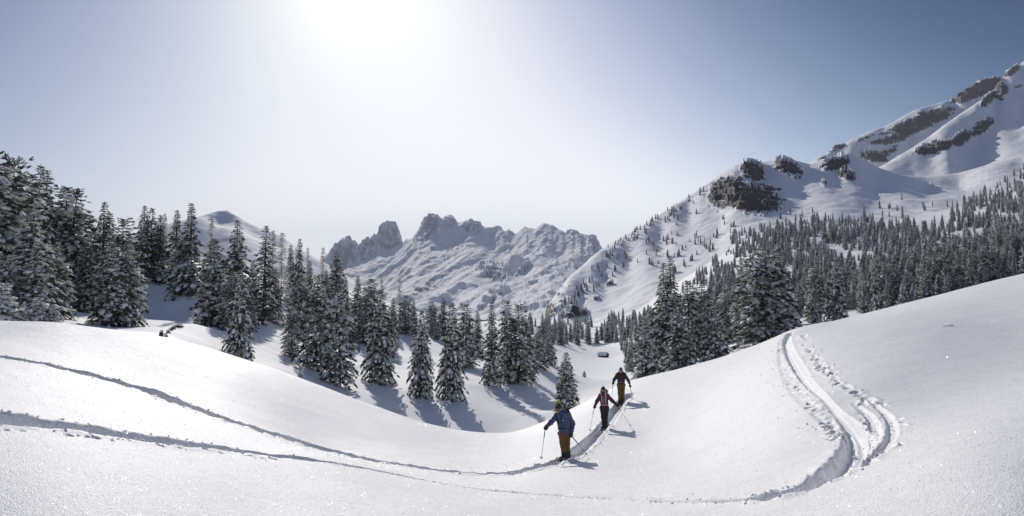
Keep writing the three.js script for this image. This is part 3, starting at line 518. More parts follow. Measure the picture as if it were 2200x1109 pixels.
const KIND = {
  slender: conifer(101, { R: 1.35, base: 0.05, shape: spruceShape, gap: 0.3, boughs: 7, sag: 1.0, lift: 0.06, tuft: 0.3, size: 0.5, needles: 6, snow: 0.8 }),
  spruce: conifer(202, { R: 1.75, base: 0.04, shape: spruceShape, gap: 0.3, boughs: 8, sag: 1.05, lift: 0.08, tuft: 0.34, size: 0.55, needles: 6, snow: 0.9 }),
  full: conifer(303, { R: 2.2, base: 0.03, shape: columnShape, gap: 0.34, boughs: 8, sag: 1.0, lift: 0.1, tuft: 0.4, size: 0.6, needles: 6, snow: 1, lumps: 0.95 }),
  pine: conifer(404, { R: 2.7, base: 0.05, shape: pineShape, gap: 0.42, boughs: 8, sag: 0.75, lift: 0.22, tuft: 0.42, size: 0.62, needles: 7, snow: 1, lumps: 0.95, hang: 0, thick: 1.4 }),
  column: conifer(505, { R: 1.65, base: 0.06, shape: pineShape, gap: 0.36, boughs: 7, sag: 0.85, lift: 0.14, tuft: 0.36, size: 0.55, needles: 6, snow: 0.9, hang: 0.05 }),
  twin: conifer(606, { stems: [[-0.55, 0, 10], [0.6, 0.2, 9.5]], R: 1.5, base: 0.04, shape: spruceShape, gap: 0.36, boughs: 7, sag: 0.8, lift: 0.1, tuft: 0.36, size: 0.55, needles: 5, snow: 0.85 }),
  bare: conifer(707, { R: 1.15, base: 0.1, shape: columnShape, gap: 0.34, boughs: 6, sag: 0.7, lift: 0.05, tuft: 0.3, size: 0.5, needles: 5, snow: 0.5 }),
  larch: larch(808),
  young: conifer(909, { R: 2.9, base: 0.03, shape: pineShape, gap: 0.7, boughs: 8, sag: 0.75, lift: 0.2, tuft: 0.62, size: 1.0, needles: 6, snow: 0.95, lumps: 2.3 }),
};
const TREE = { slender: ['spruce_tree', 'spruce'], spruce: ['spruce_tree', 'spruce'], full: ['spruce_tree', 'spruce'], pine: ['pine_tree', 'pine tree'], column: ['pine_tree', 'pine tree'], twin: ['spruce_tree', 'spruce'], bare: ['spruce_tree', 'spruce'], larch: ['larch_tree', 'larch'], young: ['young_conifer', 'young conifer'] };
const protos = {};
function plantTree(kind, pos, height, width, turn, label, group) {
  const K = KIND[kind], [name, category] = TREE[kind]; let o = protos[kind];
  if (!o) {
    o = protos[kind] = new THREE.Group();
    mesh('trunk', K.trunk, K.bark ?? barkMat, o); mesh('crown', K.crown, needleMat, o);
    if (K.snow) mesh('snow_load', K.snow, loadMat, o);
  }
  const t = o.clone(); t.name = numbered(name); t.position.copy(pos);
  const sy = height / 10, sx = width ? clamp(width / (2 * K.R), sy * 0.5, sy * 1.45) : sy;
  t.scale.set(sx, sy, sx); t.rotation.y = turn; tag(t, label, category, group); scene.add(t);
  return t;
}
const treesNear = [];
function tree(px, top, base, kind, wide, label, r) {  // top and base rows in the photograph; r only where the foot is hidden
  const g = r ? { th: ray(px, 640)[0], r } : (hitFar(px, base) ?? { th: ray(px, 640)[0], r: 90 });
  const h = ground(g.th, g.r), pos = at(g.th, g.r, h - 0.15), [, t] = ray(px, top), H = t * g.r - h + 0.15;
  treesNear.push([pos, g.r]);
  plantTree(kind, pos, Math.max(0.6, H), wide / F * g.r * 0.88, (px * 7.13) % 6.28, label);
}
// [column, top row, foot row, kind, crown width, label, distance where the foot is hidden]
for (const a of [
  [-46, 330, 690, 'pine', 150, 'broad dark pine cut off by the left edge of the picture', 60],
  [16, 345, 690, 'pine', 130, 'tallest broad pine with a rounded head, first whole tree from the left edge', 64],
  [50, 372, 690, 'column', 84, 'dark pine crowded between the round headed pine and the twin pointed spruces', 68],
  [73, 352, 690, 'spruce', 92, 'tall pointed spruce rising higher than the double topped pines beside it', 70],
  [87, 363, 690, 'slender', 80, 'slim pointed spruce standing just behind the right shoulder of a taller spruce', 76],
  [131, 401, 668, 'column', 84, 'left of two dense pines with club shaped tops that grow side by side', 78],
  [152, 404, 664, 'column', 92, 'right of two dense pines with club shaped tops that grow side by side', 75],
  [60, 455, 690, 'full', 110, 'bushy snow laden tree in front of the double topped pines', 56],
  [72, 528, 690, 'full', 84, 'snow plastered tree in front of the tall left pines, its top at half their height', 50],
  [15, 548, 690, 'full', 80, 'snow plastered tree at the left edge under the round headed pine', 50],
  [118, 520, 690, 'full', 70, 'low dark tree with drooping snowy boughs at the foot of the club topped pines', 60],
  [182, 500, 700, 'slender', 62, 'thin dark spruce in the gap between club topped pines and the next group', 72],
  [216, 432, 700, 'spruce', 82, 'slender spruce with the highest tip of the group right of the club topped pines', 78],
  [229, 457, 700, 'slender', 72, 'spruce tucked against the right side of a slender higher spruce', 84],
  [259, 470, 704, 'column', 78, 'club topped pine at the right end of the second group of trees', 80],
  [235, 520, 702, 'full', 84, 'frosted grey tree, left of two standing in front of the second group', 58],
  [273, 526, 711, 'full', 78, 'frosted grey tree, right of two standing in front of the second group', 60],
  [195, 494, 690, 'bare', 40, 'thin sparse spruce between the tall left stand and the second group', 90],
  [305, 441, 606, 'spruce', 66, 'left tree of the row on the shaded snow shelf, with two close tips'],
  [321, 447, 606, 'bare', 44, 'spruce with a bare lower trunk on the shaded snow shelf'],
  [340, 462, 606, 'slender', 56, 'grey spruce mid row on the shaded snow shelf'],
  [347, 456, 606, 'larch', 46, 'thin bare larch poking out of the row on the shaded snow shelf', 126],
  [375, 451, 609, 'slender', 52, 'narrow spire of a spruce in the row on the shaded snow shelf'],
  [405, 436, 631, 'slender', 66, 'tallest spire at the right end of the row on the shaded snow shelf'],
  [388, 500, 626, 'full', 60, 'snowy low spruce under the tallest spire on the shaded snow shelf'],
  [449, 461, 700, 'larch', 70, 'frosted bare larch top against the snowy hill', 84],
  [456, 512, 702, 'full', 90, 'leaning snowy spruce below the frosted larch top'],
  [505, 472, 664, 'spruce', 84, 'pointed spruce standing before the summit of the snowy hill'],
  [497, 582, 740, 'column', 60, 'grey tree beneath the pointed spruce, behind the lowest tree', 76],
  [512, 580, 767, 'full', 66, 'snowy tree that stands lowest on the shaded slope, touching the white crest'],
  [542, 560, 690, 'slender', 52, 'dark slim spruce between the pointed spruce and the pale larches', 96],
  [566, 485, 698, 'bare', 56, 'dark narrow spruce with a visible straight trunk beside pale larches'],
  [583, 492, 680, 'larch', 62, 'pale rimed larch, left of the pair on the skyline', 105],
  [603, 497, 680, 'larch', 66, 'pale rimed larch, right of the pair on the skyline', 112],
  [622, 526, 652, 'slender', 40, 'dark thin spruce next to the right hand pale larch'],
  [640, 513, 673, 'slender', 48, 'dark pointed spruce between the pale larches and the far rock towers'],
  [659, 530, 665, 'larch', 36, 'thin bare larch behind the dark pointed spruce', 150],
  [664, 560, 690, 'slender', 42, 'dim spruce in the back row under a thin bare larch', 130],
  [692, 530, 660, 'larch', 44, 'bare larch left of the spruce that crosses the rock towers', 150],
  [700, 580, 670, 'slender', 44, 'dim spruce in shade at the foot of a bare larch', 150],
  [722, 537, 638, 'spruce', 62, 'dark spruce whose tip crosses the left foot of the rock towers'],
  [625, 649, 768, 'column', 42, 'small narrow pine alone in the shaded gully'],
  [677, 597, 794, 'pine', 88, 'stout pine loaded with snow clods, left of the middle stand'],
  [728, 632, 829, 'pine', 84, 'snowiest short pine standing on the crest line of the middle stand'],
  [767, 593, 716, 'slender', 50, 'dark spruce behind the gap of the two stout middle pines'],
  [797, 600, 720, 'column', 48, 'dark pine just left of a tall larch tip', 128],
  [819, 590, 730, 'larch', 40, 'bare larch tip rising behind the large middle pine', 120],
  [815, 622, 824, 'full', 86, 'large snowy spruce in the middle stand below a larch tip'],
  [752, 640, 740, 'bare', 40, 'thin spruce in the shade between stout middle pines', 110],
  [845, 640, 720, 'slender', 40, 'dim spruce between two bare larch tips', 132],
  [859, 594, 720, 'larch', 40, 'single bare larch with feathery twigs before the hazy massif', 138],
  [871, 635, 719, 'column', 46, 'dark pine under the single feathery larch'],
  [889, 645, 720, 'slender', 38, 'dark spruce beside the pine under the feathery larch', 140],
  [904, 667, 853, 'full', 66, 'snowy spruce casting the left one of the long blue shadows'],
  [928, 648, 716, 'column', 44, 'dark pine behind the gap between two foreground spruces'],
  [952, 638, 722, 'slender', 40, 'dark pointed spruce just behind the foreground spruce with a big shadow', 146],
  [970, 650, 858, 'full', 76, 'snowy spruce standing lowest on the sunny bank, with a broad blue shadow'],
  [1002, 654, 790, 'column', 56, 'grey pine just right of the lowest spruce on the sunny bank', 100],
  [1026, 669, 770, 'slender', 44, 'dark spruce set back between two shadow casting groups'],
  [1056, 647, 829, 'slender', 58, 'slim spruce at the left of the close trio with joined shadows'],
  [1090, 645, 823, 'column', 54, 'middle pine of the close trio with joined shadows'],
  [1115, 655, 822, 'column', 66, 'pine at the right of the close trio with joined shadows'],
  [1138, 705, 817, 'full', 44, 'low snowy spruce pressed against the right of the close trio'],
  [1158, 700, 791, 'full', 52, 'dark spruce beyond the trio, left of two side by side'],
  [1180, 712, 783, 'full', 40, 'dark spruce beyond the trio, right of two side by side'],
  [1217, 757, 880, 'full', 62, 'snow covered young spruce right behind the leading skier'],
  [1386, 681, 815, 'full', 74, 'snowy spruce next behind the third skier, lowest of the right hand group', 62],
  [1427, 563, 806, 'spruce', 96, 'tall spruce with a sharp tip, left of the twin spires in the right hand group', 70],
  [1442, 555, 800, 'slender', 80, 'taller right one of the twin spires in the right hand group', 76],
  [1455, 660, 796, 'full', 76, 'dense dark tree in front of the twin spires', 66],
  [1478, 604, 782, 'column', 70, 'grey snow dusted pine right of the twin spires', 84],
  [1508, 602, 778, 'column', 58, 'dim pine behind the small open snowy spruce', 92],
  [1534, 638, 772, 'full', 72, 'small open spruce with thick snow boughs on the right crest', 70],
  [1560, 622, 760, 'column', 60, 'dark pine in shade right of the small open spruce', 120],
  [1606, 556, 745, 'column', 70, 'grey pine leaning on the left side of the huge snowy pine', 92],
  [1638, 543, 738, 'pine', 126, 'huge pine with a broad snow crusted head on the right crest', 82],
  [1672, 533, 722, 'full', 92, 'right hand twin of the huge snow crusted pine', 88],
  [1702, 600, 712, 'bare', 60, 'dim spruce with a visible trunk right of the huge pines', 100],
  [478, 548, 690, 'slender', 46, 'dim spruce in the gap between the leaning snowy spruce and the pointed spruce', 104],
  [532, 600, 706, 'column', 44, 'low grey pine right of the lowest tree on the shaded slope', 84],
  [592, 578, 690, 'slender', 46, 'dark spruce standing in front of the pale rimed larches', 100],
  [648, 596, 700, 'column', 46, 'dark pine above the lone narrow pine in the gully', 108],
  [706, 612, 700, 'slender', 42, 'slim spruce squeezed behind the two stout middle pines', 104],
  [742, 596, 690, 'slender', 44, 'slim dim spruce right behind the snowiest short pine', 118],
  [784, 618, 720, 'column', 44, 'grey pine filling the space left of the large middle spruce', 112],
  [838, 660, 740, 'full', 44, 'low snowy spruce behind the right flank of the large middle spruce', 108],
  [936, 690, 730, 'full', 36, 'low dim spruce in the back gap between the two shadow casting spruces', 140],
]) tree(...a);
// small snow loaded young trees along the left crest
for (const [px, top, base, wide, label, r] of [
  [8, 610, 692, 48, 'knee high young conifer capped with thick snow at the left edge', 42],
  [48, 657, 694, 36, 'small snow capped young conifer, second from the left edge along the crest', 43],
  [80, 640, 694, 36, 'taller snow capped young conifer under the snow plastered tree', 44],
  [112, 661, 696, 44, 'young conifer buried to a rounded snow hump near the crest', 44],
  [648, 800, 815, 16, 'tiny half buried young conifer on the crest below the stout pines', 57],
  [1254, 797, 803, 8, 'tiny young conifer tip alone on the sunlit meadow', 120],
]) {
  const th = ray(px, 640)[0], h = ground(th, r), [, t] = ray(px, top);
  plantTree('young', at(th, r, h - 0.1), Math.max(0.5, t * r - h + 0.1), wide / F * r, px, label);
}

// ---------------------------------------------------------------- the wider forest: the largest trees singly, the rest as masses
function smallConifer(s, R, whorls, per, snow) {
  reseed(s); const N = new Soup(), W = new Soup();
  for (let w = 0; w < whorls; w++) {
    const k = 0.04 + 0.95 * w / whorls, y = k * 10, L0 = R * columnShape(k), a0 = rnd() * 6.28;
    for (let b = 0; b < per; b++) {
      const a = a0 + b / per * 6.28 + rr(-0.35, 0.35), L = L0 * rr(0.65, 1.2) + 0.12, c = Math.cos(a), q = Math.sin(a), wd = 0.24 + L * 0.36, dr = rr(0.25, 0.75) * (1 - k * 0.6);
      const f = rnd() < 0.5 ? rr(0.2, 0.8) : rr(0.028, 0.075), col = [f * 0.97, f * 1.02, f * 0.98];
      const A = [c * 0.05, y + 0.25, q * 0.05], B = [c * L * 0.6 - q * wd, y - L * dr * 0.5 - 0.25, q * L * 0.6 + c * wd], C = [c * L * 1.1, y - L * dr - 0.05, q * L * 1.1], D = [c * L * 0.6 + q * wd, y - L * dr * 0.5 - 0.25, q * L * 0.6 - c * wd], M = [c * L * 0.55, y - L * dr * 0.35 + 0.1, q * L * 0.55];
      N.tri(A, B, M, col); N.tri(B, C, M, col); N.tri(C, D, M, col); N.tri(D, A, M, col);
      if (rnd() < snow) { const l = 0.16 + L * 0.24; const e = rr(0.9, 1.7); lump(W, [M[0] * e, M[1] - (e - 1) * L * dr * 0.5, M[2] * e], [c, -dr, q], l * rr(0.6, 1.3), l * rr(0.5, 0.9), l * rr(0.35, 0.6), [0.93, 0.935, 0.945]); }
    }
  }
  return { crown: N.build(), snow: W.build(), trunk: trunkGeo(10, 0.14, rr(-0.1, 0.1), 5), R };
}
KIND.small_a = smallConifer(11, 1.4, 19, 6, 0.8); KIND.small_b = smallConifer(12, 1.75, 17, 6, 0.85); KIND.small_c = smallConifer(13, 1.1, 20, 5, 0.7);
for (const k of ['small_a', 'small_b', 'small_c']) TREE[k] = ['conifer_tree', 'conifer'];
const forest = [];
function scatter(n, polygon, hMin, hMax, where, s, ok, r0 = 52) {
  reseed(s); const xs = polygon.map((p) => p[0]), ys = polygon.map((p) => p[1]), x0 = Math.min(...xs), x1 = Math.max(...xs), y0 = Math.min(...ys), y1 = Math.max(...ys);
  const inside = (x, y) => { let c = false; for (let i = 0, j = polygon.length - 1; i < polygon.length; j = i++) { const [a, b] = polygon[i], [e, f] = polygon[j]; if (b > y !== f > y && x < (e - a) * (y - b) / (f - b) + a) c = !c; } return c; };
  for (let i = 0, tries = 0; i < n && tries < n * 30; tries++) {
    const px = rr(x0, x1), py = rr(y0, y1); if (!inside(px, py) || (ok && !ok(px, py))) continue;
    const g = hitFar(px, py, r0); if (!g || (where === 'slope' && g.r < 190)) continue;
    i++; const height = lerp(hMin, hMax, Math.pow(rnd(), 1.7));
    forest.push({ th: g.th, r: g.r, h: g.h, height, px, where, size: height / g.r, turn: rnd() * 6.28, kind: rnd(), slim: rr(0.8, 1.2) });
  }
}
const patchy = (f, k) => (px, py) => N2(px / f, py / (f * 0.45), k) > -0.12 + 0.3 * N2(px / 9, py / 6, k);
scatter(60, [[1150, 728], [1200, 722], [1300, 726], [1420, 700], [1440, 728], [1330, 738], [1240, 742], [1150, 748]], 9, 15, 'hut', 21);
scatter(26, [[1310, 738], [1420, 720], [1440, 770], [1350, 800], [1340, 760]], 5, 10, 'meadow', 22);
scatter(60, [[1120, 700], [1440, 688], [1440, 716], [1120, 722]], 9, 14, 'hut', 29);
scatter(2000, [[1440, 690], [1440, 650], [1500, 590], [1560, 545], [1620, 510], [1690, 488], [1800, 480], [1900, 492], [2010, 500], [2110, 470], [2210, 440], [2210, 600], [1900, 680], [1700, 720], [1600, 700]], 4, 12, 'slope', 23, patchy(48, 1.3));
scatter(260, [[1560, 510], [1700, 476], [1800, 468], [1900, 480], [2010, 494], [2060, 500], [2000, 530], [1800, 520], [1600, 550]], 6, 14, 'slope', 33);
scatter(230, [[1690, 640], [1800, 600], [2000, 560], [2210, 520], [2210, 590], [2000, 650], [1800, 690], [1720, 700]], 5, 12, 'low', 24);
scatter(130, [[2090, 425], [2210, 360], [2210, 450], [2080, 490], [2030, 480]], 9, 15, 'sunny', 25);
scatter(190, [[1195, 665], [1230, 615], [1300, 548], [1400, 478], [1500, 412], [1530, 402], [1520, 440], [1440, 510], [1560, 470], [1600, 500], [1500, 560], [1440, 600], [1380, 560], [1300, 610], [1230, 660]], 7, 12, 'spur', 26, (px, py) => N2(px / 18, py / 14, 4.1) > 0.14);
scatter(40, [[1290, 540], [1400, 472], [1480, 424], [1490, 432], [1400, 486], [1300, 556]], 7, 12, 'spur', 27);
scatter(26, [[1560, 470], [1900, 440], [2060, 440], [1900, 488], [1700, 484]], 8, 13, 'bowl', 28);
for (const [px, top, base] of [[1858, 436, 482], [1790, 455, 482], [1810, 452, 482], [1836, 462, 486], [1938, 412, 430], [2004, 390, 402], [2026, 560, 590]]) { const g = hitFar(px, base); if (g) { const [, t] = ray(px, top); forest.push({ th: g.th, r: g.r, h: g.h, height: t * g.r - g.h, px, where: 'bowl', size: 1, turn: px, kind: 0.9, slim: 0.8 }); } }
forest.sort((a, b) => b.size - a.size);
const ABOUT = (f) => {
  if (f.where === 'hut') return f.px < 1290 ? ['snowy conifer in the dark wood edge left of the small hut', 'conifers of the wood edge left of the hut'] : ['snowy conifer in the dark wood edge right of the small hut', 'conifers of the wood edge right of the hut'];
  if (f.where === 'meadow') return ['small snowy conifer on the white rise right of the hut', 'small conifers on the rise beside the hut'];
  if (f.where === 'low') return f.px < 1900 ? ['snow dusted conifer behind the white crest, near the top of the descent track', 'conifers behind the crest near the descent track'] : ['snow dusted conifer just behind the white crest, above the lone twig', 'conifers behind the crest above the twig'];
  if (f.where === 'sunny') return ['dark conifer on the sunlit snow at the right edge', 'scattered conifers on the sunlit right slope'];
  if (f.where === 'spur') return ['tiny dark conifer among the scattered trees on the sunlit spur', 'scattered conifers on the sunlit spur'];
  if (f.where === 'bowl') return ['lone dark conifer on the shaded snow above the forest', 'lone conifers on the shaded bowl'];
  const [col, row] = pixelOf(f.th, f.r, f.h), band = row < 560 ? 'upper' : row < 630 ? 'middle' : 'lower', side = col < 1560 ? 'straight behind the twin spires' : col < 1720 ? 'below the big crag' : col < 1900 ? 'below the small crags' : col < 2060 ? 'below the shaded bowl' : 'at the right edge';
  return [`conifer in the ${band} slope forest ${side}`, `forest conifers, ${band} part ${side}`];
};
const SINGLE = 206, masses = new Map();
forest.forEach((f, i) => {
  const big = i < SINGLE && f.size > 0.021, kind = i < SINGLE && f.where === 'slope' && f.turn > 5.7 ? 'larch' : big ? ['full', 'spruce', 'column', 'slender'][Math.floor(f.kind * 3.99)] : f.kind < 0.4 ? 'small_a' : f.kind < 0.7 ? 'small_b' : 'small_c', pos = at(f.th, f.r, f.h - 0.2);
  if (i < SINGLE) { plantTree(kind, pos, f.height, 2 * KIND[kind].R * f.height / 10 * f.slim, f.turn, ...ABOUT(f)); return; }
  const key = f.where + '/' + kind; if (!masses.has(key)) masses.set(key, []);
  masses.get(key).push([pos, f.height / 10, f.slim, f.turn]);
});
{
  const one = {}; for (const k of ['small_a', 'small_b', 'small_c']) one[k] = mergeGeometries([KIND[k].crown, KIND[k].snow]);
  const WHERE = { hut: 'far wood edge of small snowy conifers behind the hut', meadow: 'scatter of small snowy conifers beside the hut', slope: 'thick conifer forest on the slope under the crags', low: 'band of snowy conifers behind the right hand crest', sunny: 'scattered conifers on the sunlit slope at the right edge', spur: 'sprinkling of tiny dark conifers on the sunlit spur', bowl: 'few tiny conifers on the shaded bowl' };
  const m4 = new THREE.Matrix4(), q = new THREE.Quaternion(), Y = new THREE.Vector3(0, 1, 0);
  for (const [key, list] of masses) {
    const [where, kind] = key.split('/'), im = new THREE.InstancedMesh(one[kind], needleMat, list.length);
    list.forEach(([p, s, slim, turn], i) => { q.setFromAxisAngle(Y, turn); im.setMatrixAt(i, m4.compose(p, q, new THREE.Vector3(s * slim, s, s * slim))); });
    im.castShadow = im.receiveShadow = true; im.name = numbered('distant_forest'); tag(im, WHERE[where], 'forest', null, 'stuff'); scene.add(im);
  }
}

// ---------------------------------------------------------------- the small hut on the meadow
{
  const wood = new THREE.MeshStandardMaterial({ color: new THREE.Color(0.07, 0.052, 0.042), roughness: 0.9 }), dark = new THREE.MeshStandardMaterial({ color: new THREE.Color(0.03, 0.024, 0.02), roughness: 0.9 });
  const g = hitFar(1296, 768), pos = at(g.th, g.r, g.h - 0.1);
  const hut = thing('wooden_hut', pos.x, pos.y, pos.z, 'small dark wooden hut with a snow covered gable roof on the open meadow', 'hut');
  hut.rotation.y = -g.th - 0.5; hut.scale.setScalar(0.8);
  const L = 4.8, D = 3.4, H = 1.5, R = 1.45;
  const log = (w, d, y0, x, z) => { const a = []; for (let i = 0; i < 6; i++) { const c = new THREE.CylinderGeometry(0.14, 0.14, Math.max(w, d), 8); if (w > d) c.rotateZ(Math.PI / 2); else c.rotateX(Math.PI / 2); c.translate(x, y0 + 0.13 + i * 0.25, z); a.push(c); } return mergeGeometries(a); };
  mesh('wall', log(L + 0.3, 0.2, 0, 0, D / 2), wood, hut); mesh('wall', log(L + 0.3, 0.2, 0, 0, -D / 2), wood, hut);
  mesh('wall', log(0.2, D + 0.3, 0.12, L / 2, 0), wood, hut); mesh('wall', log(0.2, D + 0.3, 0.12, -L / 2, 0), wood, hut);
  for (const s of [-1, 1]) {
    const sh = new THREE.Shape([new THREE.Vector2(-D / 2, H), new THREE.Vector2(D / 2, H), new THREE.Vector2(0, H + R)]), e = new THREE.ExtrudeGeometry(sh, { depth: 0.12, bevelEnabled: false });
    e.rotateY(Math.PI / 2); e.translate(s * L / 2 - 0.06, 0, 0); mesh('gable', e, wood, hut);
  }
  mesh('door', new THREE.BoxGeometry(0.1, 1.25, 0.75).translate(-L / 2 - 0.17, 0.65, 0), dark, hut);
  mesh('hay_hatch', new THREE.BoxGeometry(0.08, 0.5, 0.5).translate(-L / 2 - 0.1, H + 0.45, 0), dark, hut);
  for (const s of [-1, 1]) {
    const a = Math.atan2(R, D / 2), W = Math.hypot(R, D / 2) + 0.5;
    const slab = new THREE.BoxGeometry(L + 1.1, 0.1, W); slab.translate(0, 0.05, s * (W / 2)); slab.rotateX(s * a); slab.translate(0, H + R + 0.02, 0);
    const roof = mesh('roof', slab, dark, hut);
    const sn = new THREE.BoxGeometry(L + 1.16, 0.42, W + 0.06, 16, 2, 8), p = sn.attributes.position;
    for (let i = 0; i < p.count; i++) { const x = p.getX(i), z = p.getZ(i), y = p.getY(i); p.setY(i, y > 0 ? y + 0.06 * N2(x * 0.9, z * 0.9) - 0.12 * (Math.pow(Math.abs(2 * x / (L + 1.16)), 6) + Math.pow(Math.abs(2 * z / W), 6)) : y); }
    sn.computeVertexNormals(); sn.translate(0, 0.32, s * (W / 2)); sn.rotateX(s * a); sn.translate(0, H + R + 0.02, 0);
    mesh('snow_slab', sn, loadMat, roof);
  }
}

// ---------------------------------------------------------------- the three ski tourers
function isoMesh(f, lo, hi, cell) {  // surface of a distance field (surface nets)
  const n = [0, 1, 2].map((i) => Math.ceil((hi[i] - lo[i]) / cell) + 1), [nx, ny, nz] = n, V = new Float32Array(nx * ny * nz);
  for (let k = 0, q = 0; k < nz; k++) for (let j = 0; j < ny; j++) for (let i = 0; i < nx; i++, q++) V[q] = f(lo[0] + i * cell, lo[1] + j * cell, lo[2] + k * cell);
  const id = new Int32Array(nx * ny * nz).fill(-1), pos = [], idx = [], sx = 1, sy = nx, sz = nx * ny;
  for (let k = 0; k < nz - 1; k++) for (let j = 0; j < ny - 1; j++) for (let i = 0; i < nx - 1; i++) {
    const o = i + j * sy + k * sz; let m = 0; for (let c = 0; c < 8; c++) if (V[o + (c & 1) * sx + (c >> 1 & 1) * sy + (c >> 2) * sz] < 0) m |= 1 << c;
    if (m === 0 || m === 255) continue;
    let X = 0, Y = 0, Z = 0, cnt = 0;
    for (let c = 0; c < 8; c++) for (let b = 0; b < 3; b++) { const d = c | (1 << b); if (d === c || ((m >> c) & 1) === ((m >> d) & 1)) continue; const va = V[o + (c & 1) * sx + (c >> 1 & 1) * sy + (c >> 2) * sz], vb = V[o + (d & 1) * sx + (d >> 1 & 1) * sy + (d >> 2) * sz], t = va / (va - vb); X += (c & 1) + (b === 0 ? t : 0); Y += (c >> 1 & 1) + (b === 1 ? t : 0); Z += (c >> 2) + (b === 2 ? t : 0); cnt++; }
    id[o] = pos.length / 3; pos.push(lo[0] + (i + X / cnt) * cell, lo[1] + (j + Y / cnt) * cell, lo[2] + (k + Z / cnt) * cell);
  }
  for (let k = 1; k < nz - 1; k++) for (let j = 1; j < ny - 1; j++) for (let i = 1; i < nx - 1; i++) {
    const o = i + j * sy + k * sz;
    for (const [s, a, b] of [[sx, sy, sz], [sy, sz, sx], [sz, sx, sy]]) {
      const v0 = V[o] < 0, v1 = V[o + s] < 0; if (v0 === v1) continue;
      const A = id[o], B = id[o - a], C = id[o - a - b], D = id[o - b]; if (A < 0 || B < 0 || C < 0 || D < 0) continue;
      if (v0) idx.push(A, B, C, A, C, D); else idx.push(A, C, B, A, D, C);
    }
  }
  const g = new THREE.BufferGeometry(); g.setAttribute('position', new THREE.Float32BufferAttribute(pos, 3)); g.setIndex(idx); g.computeVertexNormals(); return g;
}
const V3 = (a) => new THREE.Vector3(...a), mix3 = (a, b, t) => [0, 1, 2].map((i) => lerp(a[i], b[i], t)), add3 = (a, b, s = 1) => [0, 1, 2].map((i) => a[i] + b[i] * s);
const cone = (a, b, ra, rb = ra) => { const d = [b[0] - a[0], b[1] - a[1], b[2] - a[2]], L = d[0] * d[0] + d[1] * d[1] + d[2] * d[2] || 1e-9; return (x, y, z) => { const px = x - a[0], py = y - a[1], pz = z - a[2], t = clamp((px * d[0] + py * d[1] + pz * d[2]) / L, 0, 1); return Math.hypot(px - d[0] * t, py - d[1] * t, pz - d[2] * t) - (ra + (rb - ra) * t); }; };
const blob = (c, r, s, u, f) => (x, y, z) => { const p = [x - c[0], y - c[1], z - c[2]], q = [s, u, f].map((v, i) => (p[0] * v[0] + p[1] * v[1] + p[2] * v[2]) / r[i]), k = Math.hypot(...q); return (k - 1) * Math.min(...r) * (k > 0.4 ? 1 : 1); };
const blend = (list, k) => (x, y, z) => { let d = list[0](x, y, z); for (let i = 1; i < list.length; i++) { const e = list[i](x, y, z), h = Math.max(0, k - Math.abs(d - e)) / k; d = Math.min(d, e) - h * h * k * 0.25; } return d; };
function boxOf(points, pad) { const lo = [9, 9, 9], hi = [-9, -9, -9]; for (const p of points) for (let i = 0; i < 3; i++) { lo[i] = Math.min(lo[i], p[i] - pad); hi[i] = Math.max(hi[i], p[i] + pad); } return [lo, hi]; }
const cloth = (r, g, b, rough = 0.8) => new THREE.MeshStandardMaterial({ color: new THREE.Color(r, g, b), roughness: rough });
const SKIN = cloth(0.5, 0.3, 0.22, 0.55), BLACK = cloth(0.014, 0.015, 0.018), METAL = new THREE.MeshStandardMaterial({ color: 0x9aa0a6, roughness: 0.4, metalness: 0.8 }), GLASSDARK = new THREE.MeshStandardMaterial({ color: 0x08080a, roughness: 0.12 }), PALE = cloth(0.62, 0.63, 0.66);
// a hand closed round a pole: palm, four fingers bent round the grip and a thumb against them
function hand(c, axis, fromWrist, side) {
  const A = V3(axis).normalize(), T = V3(c).sub(V3(fromWrist)).normalize(), F = T.clone().addScaledVector(A, -T.dot(A)).normalize(), S = new THREE.Vector3().crossVectors(A, F).multiplyScalar(side).normalize();
  const P = (a, f, s) => [0, 1, 2].map((i) => c[i] + A.getComponent(i) * a + F.getComponent(i) * f + S.getComponent(i) * s), parts = [];
  parts.push(cone(P(0.03, -0.02, 0.03), P(-0.035, -0.02, 0.03), 0.024), cone(P(0.03, -0.07, 0.022), P(-0.03, -0.065, 0.022), 0.022, 0.02), cone(fromWrist, P(0, -0.05, 0.025), 0.03, 0.027));
  [[0.036, 1], [0.012, 1.08], [-0.012, 1.02], [-0.034, 0.86]].forEach(([a, l]) => { const k1 = P(a, 0.012 * l, 0.034), k2 = P(a, 0.036 * l, 0.006), k3 = P(a, 0.026 * l, -0.022), k4 = P(a, 0.002, -0.03 * l); parts.push(cone(k1, k2, 0.0105, 0.01), cone(k2, k3, 0.01, 0.0095), cone(k3, k4, 0.0095, 0.0085)); });
  const t1 = P(0.038, -0.055, 0.012), t2 = P(0.044, -0.03, -0.018), t3 = P(0.03, 0.0, -0.03); parts.push(cone(t1, t2, 0.0125, 0.0115), cone(t2, t3, 0.0115, 0.0095));
  return { f: blend(parts, 0.008), box: boxOf([c, fromWrist], 0.1) };
}
